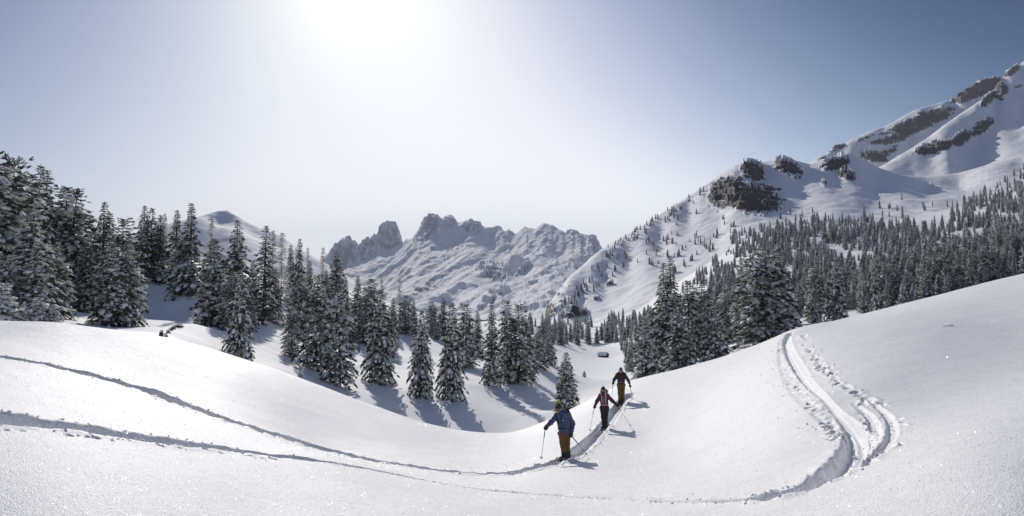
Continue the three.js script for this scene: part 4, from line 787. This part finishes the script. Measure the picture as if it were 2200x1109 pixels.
function poleThing(top, tip, person, label, color, group) {
  const dir = V3(top).sub(V3(tip)), len = dir.length(), up = dir.clone().normalize();
  const g = new THREE.Group(); g.name = numbered('ski_pole'); scene.add(g); tag(g, label, 'ski pole', group);
  g.position.copy(person.localToWorld(V3(tip))); g.quaternion.copy(person.quaternion).multiply(new THREE.Quaternion().setFromUnitVectors(new THREE.Vector3(0, 1, 0), up));
  mesh('shaft', mergeGeometries([new THREE.CylinderGeometry(0.0095, 0.0065, len, 8).translate(0, len / 2, 0), new THREE.ConeGeometry(0.006, 0.04, 8).rotateX(Math.PI).translate(0, -0.015, 0)]), color, g);
  mesh('grip', mergeGeometries([new THREE.CapsuleGeometry(0.0165, 0.16, 4, 10).translate(0, len - 0.03, 0), new THREE.SphereGeometry(0.022, 10, 8).scale(1, 0.6, 1).translate(0, len + 0.06, 0), new THREE.CylinderGeometry(0.0145, 0.0145, 0.2, 10).translate(0, len - 0.23, 0)]), BLACK, g);
  mesh('basket', mergeGeometries([new THREE.TorusGeometry(0.045, 0.006, 6, 16).rotateX(Math.PI / 2).translate(0, 0.06, 0), new THREE.BoxGeometry(0.085, 0.005, 0.01).translate(0, 0.06, 0), new THREE.BoxGeometry(0.01, 0.005, 0.085).translate(0, 0.06, 0)]), BLACK, g);
  mesh('wrist_strap', new THREE.TorusGeometry(0.04, 0.006, 6, 14).scale(0.7, 1.2, 1).translate(0.02, len - 0.01, 0), BLACK, g);
  return g;
}
function skiThing(foot, dirWorld, person, label, color, group) {
  const L = 1.66, s = new THREE.Shape(); s.moveTo(-0.055, -L / 2); s.lineTo(0.055, -L / 2); s.quadraticCurveTo(0.042, 0, 0.06, L / 2 - 0.2); s.quadraticCurveTo(0.05, L / 2, 0, L / 2); s.quadraticCurveTo(-0.05, L / 2, -0.06, L / 2 - 0.2); s.quadraticCurveTo(-0.042, 0, -0.055, -L / 2);
  const e = new THREE.ExtrudeGeometry(s, { depth: 0.012, bevelEnabled: false, curveSegments: 14, steps: 1 }); e.rotateX(-Math.PI / 2);
  const p = e.attributes.position; for (let i = 0; i < p.count; i++) { const k = Math.max(0, -p.getZ(i) - (L / 2 - 0.24)) / 0.24; p.setY(i, p.getY(i) + 0.11 * k * k); } e.computeVertexNormals();
  const g = new THREE.Group(); g.name = numbered('touring_ski'); scene.add(g); tag(g, label, 'ski', group);
  const w = person.localToWorld(V3(foot)), h = 0.7, a = groundAt(w.x + dirWorld.x * h, w.z + dirWorld.z * h), b = groundAt(w.x - dirWorld.x * h, w.z - dirWorld.z * h);
  g.position.set(w.x, w.y, w.z); g.lookAt(w.x - dirWorld.x, w.y - (a - b) / (2 * h), w.z - dirWorld.z);
  mesh('ski_body', e, color, g);
  mesh('binding', mergeGeometries([new THREE.BoxGeometry(0.07, 0.035, 0.09).translate(0, 0.028, -0.13), new THREE.BoxGeometry(0.07, 0.05, 0.07).translate(0, 0.035, 0.17)]), BLACK, g);
  return g;
}
function skier(px, py, r, J, o) {
  const [th, t] = ray(px, py), pos = at(th, r, t * r);
  const g = thing('person', pos.x, pos.y, pos.z, o.label, 'person'); g.rotation.y = -th; g.updateMatrixWorld(true);
  const f = V3(o.face).normalize(), s = new THREE.Vector3(0, 1, 0).cross(f).normalize(), u = new THREE.Vector3().crossVectors(f, s), S = s.toArray(), U = u.toArray(), Fd = f.toArray();
  const H = (a, b, c) => add3(add3(add3(J.head, S, a), U, b), Fd, c);
  const Lg = hand(J.haL, [J.poleL[0] - J.haL[0], J.poleL[1] - J.haL[1], J.poleL[2] - J.haL[2]].map((v) => -v), mix3(J.haL, J.elL, 0.34), 1), Rg = hand(J.haR, [J.poleR[0] - J.haR[0], J.poleR[1] - J.haR[1], J.poleR[2] - J.haR[2]].map((v) => -v), mix3(J.haR, J.elR, 0.34), -1);
  const limbs = (e, arm) => [cone(J.shL, J.elL, 0.052 + e * arm, 0.042 + e * arm), cone(J.elL, mix3(J.elL, J.haL, 0.8), 0.042 + e * arm, 0.032 + e * arm * 0.8), cone(J.shR, J.elR, 0.052 + e * arm, 0.042 + e * arm), cone(J.elR, mix3(J.elR, J.haR, 0.8), 0.042 + e * arm, 0.032 + e * arm * 0.8)];
  const torso = (e) => [cone(mix3(J.shL, J.neck, 0.15), mix3(J.shR, J.neck, 0.15), 0.075 + e), cone(mix3(J.shL, J.neck, 0.5), mix3(J.hipL, J.pelvis, 0.45), 0.095 + e, 0.09 + e), cone(mix3(J.shR, J.neck, 0.5), mix3(J.hipR, J.pelvis, 0.45), 0.095 + e, 0.09 + e), cone(J.neck, J.pelvis, 0.1 + e, 0.1 + e)];
  const legs = (e) => [cone(J.hipL, J.knL, 0.085 + e, 0.056 + e), cone(J.knL, J.anL, 0.056 + e, 0.042 + e), cone(J.hipR, J.knR, 0.085 + e, 0.056 + e), cone(J.knR, J.anR, 0.056 + e, 0.042 + e), cone(J.hipL, J.hipR, 0.09 + e)];
  const head = [blob(H(0, 0.035, -0.01), [0.077, 0.1, 0.094], S, U, Fd), blob(H(0, -0.045, 0.02), [0.06, 0.075, 0.07], S, U, Fd), cone(H(0, 0.012, 0.082), H(0, -0.028, 0.104), 0.011, 0.016), cone(H(0, -0.105, 0.058), H(0, -0.095, 0.05), 0.024), cone(H(-0.076, 0.0, -0.01), H(-0.078, -0.03, -0.005), 0.014, 0.01), cone(H(0.076, 0.0, -0.01), H(0.078, -0.03, -0.005), 0.014, 0.01), cone(H(-0.03, -0.066, 0.074), H(0.03, -0.066, 0.074), 0.009), cone(H(-0.05, 0.03, 0.07), H(0.05, 0.03, 0.07), 0.012)];
  const all = Object.values(J).filter((p) => p !== J.poleL && p !== J.poleR);
  const bodyF = blend([...head, cone(H(0, -0.07, -0.02), J.neck, 0.052, 0.06), ...torso(0), ...limbs(0, 0), ...legs(0), cone(mix3(J.elL, J.haL, 0.75), mix3(J.elL, J.haL, 0.98), 0.03, 0.026), cone(mix3(J.elR, J.haR, 0.75), mix3(J.elR, J.haR, 0.98), 0.03, 0.026)], 0.03);
  const b = boxOf(all, 0.2); mesh('body', isoMesh(bodyF, b[0], b[1], 0.0125), SKIN, g);
  // clothes
  const wr = (x, y, z) => 0.006 * Math.sin(x * 31 + y * 17) * Math.sin(y * 41 - z * 23) + 0.005 * Math.sin(y * 66 + x * 25 + z * 31);
  const jf0 = blend([...torso(o.bulk ?? 0.032), ...limbs(0.03, 1), cone(J.neck, mix3(J.neck, J.head, 0.42), 0.085, 0.072)], 0.05), hem = o.hem, tilt = o.hemTilt ?? 0;
  const jf = (x, y, z) => Math.max(jf0(x, y, z) + wr(x, y, z), hem + tilt * x - y);
  const bj = boxOf([J.shL, J.shR, J.elL, J.elR, J.haL, J.haR, [J.pelvis[0], hem, J.pelvis[2]], J.head], 0.16);
  const jacket = mesh('jacket', isoMesh(jf, bj[0], bj[1], 0.0125), o.jacket, g);
  const tf0 = blend(legs(0.03), 0.04), tf = (x, y, z) => Math.max(tf0(x, y, z) + wr(x, z, y) * 1.3, y - (hem + 0.09), (o.cuff ?? 0.1) - y), bt = boxOf([J.hipL, J.hipR, J.knL, J.knR, J.anL, J.anR], 0.2);
  mesh('trousers', isoMesh(tf, bt[0], bt[1], 0.0125), o.trousers, g);
  if (o.gaiters) { const gf = (x, y, z) => Math.max(tf0(x, y, z) - 0.012, y - o.gaiterTop, 0.06 - y); mesh('gaiters', isoMesh(gf, bt[0], bt[1], 0.0125), o.gaiters, g); }
  const toe = V3(o.toe).normalize().toArray();
  for (const a of [J.anL, J.anR]) { const h = [a[0], a[1] + 0.03, a[2]], bf = blend([cone(add3(h, [0, 0.16, 0]), h, 0.058, 0.062), cone(add3(h, toe, -0.05), add3(add3(h, toe, 0.17), [0, -0.02, 0]), 0.055, 0.045)], 0.04); const bb = boxOf([h, add3(h, toe, 0.2), add3(h, [0, 0.16, 0])], 0.09); mesh('ski_boot', isoMesh((x, y, z) => Math.max(bf(x, y, z), a[1] - 0.02 - y), bb[0], bb[1], 0.0125), o.boots ?? BLACK, g); }
  for (const h of [Lg, Rg]) mesh('glove', isoMesh((x, y, z) => h.f(x, y, z) - 0.004, h.box[0], h.box[1], 0.005), o.gloves ?? BLACK, g);
  // head wear
  const hatF = (x, y, z) => { const p = [x - J.head[0], y - J.head[1], z - J.head[2]], up = p[0] * U[0] + p[1] * U[1] + p[2] * U[2], fw = p[0] * Fd[0] + p[1] * Fd[1] + p[2] * Fd[2]; return Math.max(blend([blob(H(0, 0.05, -0.012), [0.096, 0.118, 0.112], S, U, Fd), cone(H(0, 0.11, -0.03), H(0, 0.15, -0.05), 0.06, 0.04)], 0.04)(x, y, z), 0.042 - up + (fw < 0 ? 0.5 * fw : 0.12 * fw)) + 0.004 * Math.sin(x * 160) * Math.sin(z * 150); };
  const bh = boxOf([H(0, 0.08, 0)], 0.18); const hat = mesh('beanie', isoMesh(hatF, bh[0], bh[1], 0.008), o.hat, g);
  const cuffF = (x, y, z) => { const p = [x - J.head[0], y - J.head[1], z - J.head[2]], up = p[0] * U[0] + p[1] * U[1] + p[2] * U[2], fw = p[0] * Fd[0] + p[1] * Fd[1] + p[2] * Fd[2]; return Math.max(blob(H(0, 0.05, -0.012), [0.102, 0.12, 0.118], S, U, Fd)(x, y, z), Math.abs(up - 0.062 + (fw < 0 ? -0.35 * fw * -1 : -0.08 * fw)) - 0.024); };
  mesh('beanie_cuff', isoMesh(cuffF, bh[0], bh[1], 0.008), o.hatCuff ?? o.hat, hat);
  if (o.pompom) { reseed(3); const c = H(0, 0.215, -0.07), q = new THREE.IcosahedronGeometry(0.058, 3), pp = q.attributes.position; for (let i = 0; i < pp.count; i++) { const k = 1 + 0.22 * N2(pp.getX(i) * 90, pp.getY(i) * 90, pp.getZ(i) * 90); pp.setXYZ(i, c[0] + pp.getX(i) * k, c[1] + pp.getY(i) * k, c[2] + pp.getZ(i) * k); } q.computeVertexNormals(); mesh('pompom', q, o.pompom, hat); }
  if (o.glasses) mesh('sunglasses', isoMesh(blend([cone(H(-0.04, 0.006, 0.088), H(-0.03, 0.0, 0.09), 0.023), cone(H(0.04, 0.006, 0.088), H(0.03, 0.0, 0.09), 0.023), cone(H(-0.06, 0.01, 0.07), H(-0.085, 0.012, -0.01), 0.008), cone(H(0.06, 0.01, 0.07), H(0.085, 0.012, -0.01), 0.008), cone(H(-0.03, 0.01, 0.096), H(0.03, 0.01, 0.096), 0.009)], 0.008), ...boxOf([H(0, 0, 0.05)], 0.13), 0.006), GLASSDARK, g);
  if (o.beard) mesh('beard', isoMesh((x, y, z) => Math.max(blend([cone(H(-0.062, -0.03, 0.02), H(-0.03, -0.1, 0.06), 0.022, 0.026), cone(H(0.062, -0.03, 0.02), H(0.03, -0.1, 0.06), 0.022, 0.026), cone(H(-0.03, -0.105, 0.062), H(0.03, -0.105, 0.062), 0.027), cone(H(-0.03, -0.05, 0.09), H(0.03, -0.05, 0.09), 0.009)], 0.02)(x, y, z) + 0.003 * Math.sin(x * 300) * Math.sin(y * 260), -9), ...boxOf([H(0, -0.07, 0.04)], 0.13), 0.007), o.beard, g);
  if (o.hair) mesh('hair', isoMesh((x, y, z) => blend([cone(H(-0.08, 0.02, 0), H(-0.088, -0.1, 0.03), 0.03, 0.034), cone(H(-0.088, -0.1, 0.03), add3(J.neck, [-0.09, -0.02, 0.1]), 0.034, 0.022), cone(H(0.08, 0.02, 0), H(0.088, -0.1, 0.03), 0.03, 0.034), cone(H(0.088, -0.1, 0.03), add3(J.neck, [0.1, -0.06, 0.1]), 0.034, 0.022), cone(H(0, 0.0, -0.08), H(0, -0.12, -0.07), 0.07, 0.06)], 0.03)(x, y, z) + 0.004 * Math.sin(x * 210 + z * 160), ...boxOf([H(0, -0.05, 0), add3(J.neck, [0, -0.05, 0.05])], 0.17), 0.0085), o.hair, g);
  if (o.scarf) mesh('neck_tube', isoMesh(blend([cone(H(0, -0.09, 0.02), mix3(J.neck, J.head, 0.25), 0.085, 0.09), cone(H(-0.03, -0.05, 0.06), H(0.03, -0.05, 0.06), 0.045)], 0.03), ...boxOf([J.head, J.neck], 0.16), 0.01), o.scarf, g);
  // things sewn on or worn over the jacket, laid on its surface
  const onto = (p, d, off) => { let q = add3(p, d, 0.5); for (let i = 0; i < 60; i++) { const e = jf0(...q); if (e < off) break; q = add3(q, d, -Math.max(0.002, (e - off) * 0.8)); } return q; };
  const band = (pts, d, rad, off = 0.006) => new THREE.TubeGeometry(new THREE.CatmullRomCurve3(pts.map((p) => V3(onto(p, d, off)))), 24, rad, 6);
  const chest = V3(o.front).normalize().toArray(), down = (a, b, k) => mix3(a, b, k);
  if (o.zip) mesh('zip', band([0.06, 0.3, 0.55, 0.8].map((k) => down(J.neck, J.pelvis, k)), chest, 0.009), o.zip, jacket);
  if (o.yoke) mesh('shoulder_panel', isoMesh((x, y, z) => Math.max(jf0(x, y, z) + wr(x, y, z) - 0.004, o.yokeY + 0.35 * Math.abs(x - J.neck[0]) * 0 - y, Math.abs(x - J.neck[0]) - 0.25), ...boxOf([J.shL, J.shR, J.neck], 0.16), 0.0125), o.yoke, jacket);
  if (o.badge) { const p = onto(add3(down(J.neck, J.pelvis, 0.3), S, 0.07), chest, 0.004), q = onto(mix3(J.shR, J.elR, 0.45), [0.9, 0.1, 0.42], 0.004); for (const [c, w, h] of [[p, 0.06, 0.022], [q, 0.035, 0.03]]) { const bx = new THREE.BoxGeometry(w, h, 0.012); bx.lookAt(new THREE.Vector3(c === p ? chest[0] : 0.9, 0.05, c === p ? chest[2] : 0.42)); bx.translate(...c); mesh('white_label', bx, cloth(0.8, 0.8, 0.8), jacket); } }
  // pack, poles and skis stand as things of their own
  const pk = new THREE.Group(); pk.name = numbered('backpack'); pk.position.copy(pos); pk.rotation.y = -th; scene.add(pk); tag(pk, o.packLabel, 'backpack');
  const back = chest.map((v) => -v), mid = add3(down(J.neck, J.pelvis, 0.38), back, 0.2), topP = add3(add3(J.neck, back, 0.18), [0, o.packTop ?? 0.04, 0]), low = add3(down(J.neck, J.pelvis, 0.85), back, 0.17);
  const pf = blend([cone(add3(topP, S, -0.08), add3(topP, S, 0.08), 0.075), cone(add3(mid, S, -0.08), add3(mid, S, 0.08), 0.105), cone(add3(low, S, -0.08), add3(low, S, 0.08), 0.09), cone(topP, low, 0.09, 0.1)], 0.06);
  mesh('pack_bag', isoMesh((x, y, z) => Math.max(pf(x, y, z), -(jf0(x, y, z) - 0.004)), ...boxOf([topP, low, mid], 0.24), 0.014), o.pack, pk);
  mesh('pack_lid', isoMesh(blend([cone(add3(topP, S, -0.09), add3(topP, S, 0.09), 0.085), cone(add3(add3(topP, [0, 0.05, 0]), S, -0.06), add3(add3(topP, [0, 0.05, 0]), S, 0.06), 0.06)], 0.03), ...boxOf([topP], 0.26), 0.012), o.packLid ?? o.pack, pk);
  for (const [sh, hp] of [[J.shL, J.hipL], [J.shR, J.hipR]]) { const a = mix3(J.neck, sh, 0.55), z = mix3(J.pelvis, hp, 0.9); mesh('shoulder_strap', band([0.0, 0.18, 0.36, 0.55].map((k) => mix3(a, z, k)), chest, 0.019, 0.008), o.strap, pk); }
  const w0 = mix3(J.pelvis, J.neck, 0.22); mesh('hip_belt', band([-0.13, -0.07, 0, 0.07, 0.13].map((k) => add3(w0, S, k)), chest, 0.017, 0.006), o.belt ?? o.strap, pk);
  const up = (h, p) => add3(h, [h[0] - p[0], h[1] - p[1], h[2] - p[2]], 0.03);
  poleThing(up(J.haL, J.poleL), J.poleL, g, `ski pole on the valley side of the ${o.who}`, o.poles, null);
  poleThing(up(J.haR, J.poleR), J.poleR, g, `ski pole on the uphill side of the ${o.who}`, o.poles, null);
  const dir = o.track.clone();
  skiThing(add3(J.anL, [0, -0.045, 0]), dir, g, `ski under the forward foot of the ${o.who}`, o.skis, null);
  skiThing(add3(J.anR, [0, -0.045, 0]), dir, g, `ski under the rear foot of the ${o.who}`, o.skis, null);
  return g;
}
const trackDir = (a, b) => { const p = hitGround(...a), q = hitGround(...b); return new THREE.Vector3(Math.sin(q.th) * q.r - Math.sin(p.th) * p.r, 0, -Math.cos(q.th) * q.r + Math.cos(p.th) * p.r).normalize(); };
const near1 = hitGround(1217, 987), near2 = hitGround(1301, 921), near3 = hitGround(1335, 866);
skier(1217, 987, near1.r, {
  head: [-0.235, 1.535, 0.2], neck: [-0.13, 1.37, 0.1], shL: [-0.28, 1.33, 0.13], shR: [0.06, 1.34, -0.03], elL: [-0.46, 1.15, 0.22], haL: [-0.63, 1.0, 0.34], elR: [0.2, 1.06, -0.08], haR: [0.15, 0.72, 0.05],
  pelvis: [-0.06, 0.84, 0], hipL: [-0.14, 0.81, 0.03], hipR: [0.03, 0.81, -0.04], knL: [-0.1, 0.44, 0.13], knR: [0.02, 0.43, -0.03], anL: [-0.05, 0.06, 0.1], anR: [0.05, 0.06, -0.06], poleL: [-0.77, 0.02, 0.16], poleR: [0.64, 0.12, -0.1],
}, { label: 'bearded person in a blue jacket leading the line, wearing a beanie with a yellow pompom', who: 'leading skier in the blue jacket', face: [-0.55, -0.18, 0.83], front: [-0.5, 0, 0.86], toe: [-0.75, 0, 0.6], hem: 0.74, hemTilt: -0.05, cuff: 0.12, gaiterTop: 0.24, jacket: cloth(0.05, 0.078, 0.15, 0.7), trousers: cloth(0.15, 0.08, 0.024), gaiters: cloth(0.02, 0.025, 0.045), hat: cloth(0.045, 0.05, 0.028), hatCuff: cloth(0.015, 0.016, 0.016), pompom: cloth(0.42, 0.38, 0.05), glasses: true, beard: cloth(0.07, 0.04, 0.025), badge: true, pack: cloth(0.014, 0.016, 0.022), packLabel: 'dark backpack on the leading skier in the blue jacket', strap: cloth(0.018, 0.022, 0.03), poles: new THREE.MeshStandardMaterial({ color: new THREE.Color(0.12, 0.3, 0.08), roughness: 0.5 }), skis: cloth(0.05, 0.06, 0.07, 0.4), gloves: cloth(0.03, 0.022, 0.016), track: trackDir([1262, 954], [1180, 999]) });
skier(1301, 921, near2.r, {
  head: [-0.085, 1.6, 0.08], neck: [-0.06, 1.42, 0.02], shL: [-0.21, 1.375, 0.02], shR: [0.1, 1.375, 0], elL: [-0.35, 1.15, 0.06], haL: [-0.46, 0.92, 0.17], elR: [0.3, 1.17, -0.02], haR: [0.51, 1.01, 0.1],
  pelvis: [-0.04, 0.9, 0], hipL: [-0.12, 0.87, 0], hipR: [0.04, 0.87, 0], knL: [-0.09, 0.48, 0.11], knR: [0.01, 0.47, 0.03], anL: [-0.07, 0.07, 0.09], anR: [0.03, 0.06, -0.06], poleL: [-0.67, -0.12, 0.1], poleR: [1.06, 0.12, 0.0],
}, { label: 'person with long fair hair in a burgundy jacket and black trousers, second in line', who: 'middle skier in the burgundy jacket', face: [-0.12, 0.08, 1], front: [-0.1, 0, 1], toe: [-0.5, 0, 0.8], hem: 0.85, cuff: 0.1, bulk: 0.022, jacket: cloth(0.115, 0.017, 0.04, 0.75), trousers: cloth(0.016, 0.018, 0.024), hat: cloth(0.02, 0.022, 0.028), hair: cloth(0.55, 0.42, 0.27), scarf: cloth(0.03, 0.02, 0.03), pack: cloth(0.1, 0.15, 0.19), packLid: cloth(0.12, 0.19, 0.23), packTop: 0.12, packLabel: 'blue grey backpack with pale straps on the skier in the burgundy jacket', strap: cloth(0.5, 0.53, 0.58), belt: cloth(0.6, 0.56, 0.6), poles: METAL, skis: cloth(0.06, 0.06, 0.065, 0.4), zip: cloth(0.5, 0.4, 0.42), track: trackDir([1318, 890], [1282, 936]) });
skier(1335, 866, near3.r, {
  head: [0, 1.61, 0.08], neck: [0, 1.44, 0], shL: [-0.19, 1.4, 0], shR: [0.19, 1.4, 0], elL: [-0.34, 1.18, 0.03], haL: [-0.41, 0.99, 0.13], elR: [0.36, 1.14, -0.02], haR: [0.46, 0.86, 0.08],
  pelvis: [0, 0.94, 0], hipL: [-0.09, 0.91, 0], hipR: [0.09, 0.91, 0], knL: [-0.08, 0.5, 0.12], knR: [0.08, 0.49, 0.0], anL: [-0.07, 0.07, 0.1], anR: [0.07, 0.06, -0.06], poleL: [-0.48, -0.03, 0.05], poleR: [0.54, 0.16, -0.15],
}, { label: 'person in a navy and maroon jacket with ochre trousers, last in line', who: 'last skier in the navy and maroon jacket', face: [-0.1, -0.42, 0.9], front: [0, 0, 1], toe: [-0.3, 0, 0.95], hem: 0.97, cuff: 0.12, gaiterTop: 0.2, jacket: cloth(0.026, 0.03, 0.058, 0.75), trousers: cloth(0.15, 0.082, 0.025), gaiters: cloth(0.03, 0.028, 0.03), hat: cloth(0.13, 0.14, 0.16), scarf: cloth(0.09, 0.095, 0.11), yoke: cloth(0.06, 0.016, 0.026), yokeY: 1.3, zip: cloth(0.4, 0.1, 0.03), pack: cloth(0.02, 0.022, 0.03), packLabel: 'dark backpack with an orange belt on the last skier', strap: cloth(0.03, 0.03, 0.04), belt: cloth(0.45, 0.14, 0.04), poles: METAL, skis: cloth(0.05, 0.05, 0.055, 0.4), track: trackDir([1346, 850], [1326, 880]) });

// ---------------------------------------------------------------- small things on the snow
{ // frost crystals that glint where they happen to face the light, thickest close by
  const g = new THREE.BufferGeometry(); const k = 0.5; g.setAttribute('position', new THREE.Float32BufferAttribute([-k, 0, 0, k * 0.5, 0, k * 0.86, k * 0.5, 0, -k * 0.86, 0.1, 0.12, 0.05], 3)); g.setIndex([0, 1, 2, 0, 2, 3, 1, 0, 3, 2, 1, 3]); const gg = g.toNonIndexed(); gg.computeVertexNormals();
  const mat = new THREE.MeshPhysicalMaterial({ color: 0xffffff, roughness: 0.36, metalness: 0.9, side: THREE.DoubleSide }), n = 70000, im = new THREE.InstancedMesh(gg, mat, n), m = new THREE.Matrix4(), q = new THREE.Quaternion(), e = new THREE.Euler();
  reseed(404);
  for (let i = 0; i < n; i++) {
    const th = rr(-0.74, 0.74), r = 3.6 * Math.pow(9, Math.pow(rnd(), 1.1)), x = Math.sin(th) * r, z = -Math.cos(th) * r, y = groundAt(x, z), s = rr(0.004, 0.009) * (rnd() < 0.03 ? 1.8 : 1) * (0.7 + r / 13);
    e.set(rr(-0.8, 0.8), rnd() * 6.28, rr(-0.8, 0.8)); q.setFromEuler(e); im.setMatrixAt(i, m.compose(new THREE.Vector3(x, y + s * 0.3, z), q, new THREE.Vector3(s, s, s)));
  }
  im.name = numbered('snow_crystals'); im.receiveShadow = true; tag(im, 'glittering frost crystals strewn over the open snow slope', 'snow', null, 'stuff'); scene.add(im);
}
{ // crumbs and clods thrown up beside the tracks
  reseed(31); const W = new Soup(); lump(W, [0, 0, 0], [1, 0, 0.1], 1, 0.8, 0.7, [1, 1, 1]); const g = W.build(), n = 1500, im = new THREE.InstancedMesh(g, new THREE.MeshStandardMaterial({ color: new THREE.Color(0.86, 0.865, 0.88), roughness: 0.8 }), n), m = new THREE.Matrix4(), q = new THREE.Quaternion(), e = new THREE.Euler();
  for (let i = 0; i < n; i++) {
    const k = marks[rnd() < 0.5 ? 0 : 1], a = k.out[Math.floor(rnd() * k.out.length)], b = a[4] > 0.05 ? a[4] : Math.max(0.1, a[2]), d = b * rr(1.0, 1.9) * (rnd() < 0.5 ? -1 : 1), an = rnd() * 6.28, x = a[0] + Math.cos(an) * d, z = a[1] + Math.sin(an) * d;
    const s = rr(0.01, 0.028) * (rnd() < 0.06 ? 1.8 : 1) * (a[2] < 0.1 ? 0.5 : 1); e.set(rr(-0.5, 0.5), rnd() * 6.28, rr(-0.5, 0.5)); q.setFromEuler(e); im.setMatrixAt(i, m.compose(new THREE.Vector3(x, groundAt(x, z) + s * 0.3, z), q, new THREE.Vector3(s, s, s)));
  }
  im.name = numbered('snow_clods'); im.castShadow = im.receiveShadow = true; tag(im, 'crumbs of snow lying along the edges of the ski tracks', 'snow', null, 'stuff'); scene.add(im);
}
{ // a twig, a bent sapling, a snag and a stump
  const twig = (pts, r) => { const c = new THREE.CatmullRomCurve3(pts.map((p) => V3(p))); return new THREE.TubeGeometry(c, 24, r, 6); };
  const g = hitGround(2037, 702), p = at(g.th, g.r, ground(g.th, g.r));
  tag(mesh('fallen_twig', mergeGeometries([twig([[-0.16, 0.01, 0], [0, 0.03, 0.01], [0.12, 0.035, 0], [0.2, 0.05, -0.02]], 0.008), twig([[0.05, 0.03, 0], [0.1, 0.06, 0.04], [0.13, 0.07, 0.06]], 0.005)]).translate(p.x, p.y, p.z), barkMat), 'short dark twig lying alone on the bare right hand slope', 'twig');
  const r = 47, th = ray(352, 640)[0], h = ground(th, r), b = at(th, r, h - 0.1), sap = thing('bent_sapling', b.x, b.y, b.z, 'snow laden sapling leaning over at the foot of the shaded slope', 'sapling'); sap.rotation.y = -th; sap.scale.setScalar(0.7);
  const arc = [[0, -0.3, 0], [0.18, 0.45, 0], [0.5, 1.0, 0], [0.9, 1.35, 0.05], [1.3, 1.5, 0.05], [1.6, 1.42, 0.05]], path = new THREE.CatmullRomCurve3(arc.map(V3));
  mesh('stem', twig(arc, 0.035), barkMat, sap); reseed(5); const N = new Soup(), W = new Soup();
  for (let i = 0; i < 46; i++) { const c = path.getPoint(0.15 + 0.85 * rnd()).toArray(); spray(N, c, [rr(-1, 1), -0.6, rr(-1, 1)], 0.34, 6, 1, 0.3); if (i % 2) lump(W, add3(c, [0, 0.08, 0]), [1, 0.4, 0.2], 0.2, 0.13, 0.1, [1, 1, 1]); }
  mesh('needles', N.build(), needleMat, sap); mesh('snow_load', W.build(), loadMat, sap);
  const th2 = ray(349, 640)[0], h2 = ground(th2, 50), b2 = at(th2, 50, h2 - 0.2), st = thing('tree_stump', b2.x, b2.y, b2.z, 'dark weathered stump with a snow cap beside the leaning sapling', 'stump');
  mesh('wood', new THREE.CylinderGeometry(0.12, 0.2, 0.5, 9, 3).translate(0, 0.25, 0), barkMat, st); W.p.length = 0; const C = new Soup(); reseed(8); lump(C, [0, 0.52, 0], [1, 0, 0], 0.17, 0.17, 0.12, [1, 1, 1]); mesh('snow_cap', C.build(), loadMat, st);
  const g3 = hitFar(1043, 836), b3 = at(g3.th, g3.r, g3.h - 0.1), dead = thing('dead_sapling', b3.x, b3.y, b3.z, 'thin leaning dead sapling in front of the close trio', 'sapling'); dead.rotation.y = -g3.th;
  mesh('stem', twig([[0, 0, 0], [-0.15, 0.9, 0], [-0.35, 2.1, 0.05]], 0.03), barkMat, dead); reseed(6); const B = new Soup(); for (let i = 0; i < 16; i++) { const y = 0.4 + i * 0.1; spray(B, [-0.17 * y, y, 0], [i % 2 ? 1 : -1, 0.1, rr(-0.6, 0.6)], 0.34 * (1.2 - y * 0.3), 4, 0.5, 0.2); } mesh('twigs', B.build(), needleMat, dead);
  const g4 = hitFar(1250, 752), b4 = at(g4.th, g4.r, g4.h - 0.2), sn = thing('fallen_log', b4.x, b4.y, b4.z, 'bare fallen trunk leaning across the snow left of the hut', 'fallen log'); sn.rotation.y = -g4.th;
  mesh('trunk', twig([[-2.2, 2.3, -0.3], [0, 1.0, 0], [2.4, 0.1, 0.4]], 0.16), barkMat, sn); mesh('branch_stubs', mergeGeometries([twig([[-0.8, 1.5, -0.1], [-0.6, 2.2, 0.1]], 0.05), twig([[0.6, 0.7, 0.1], [0.9, 1.4, 0.2]], 0.05)]), barkMat, sn);
}
renderer.render(scene, camera);
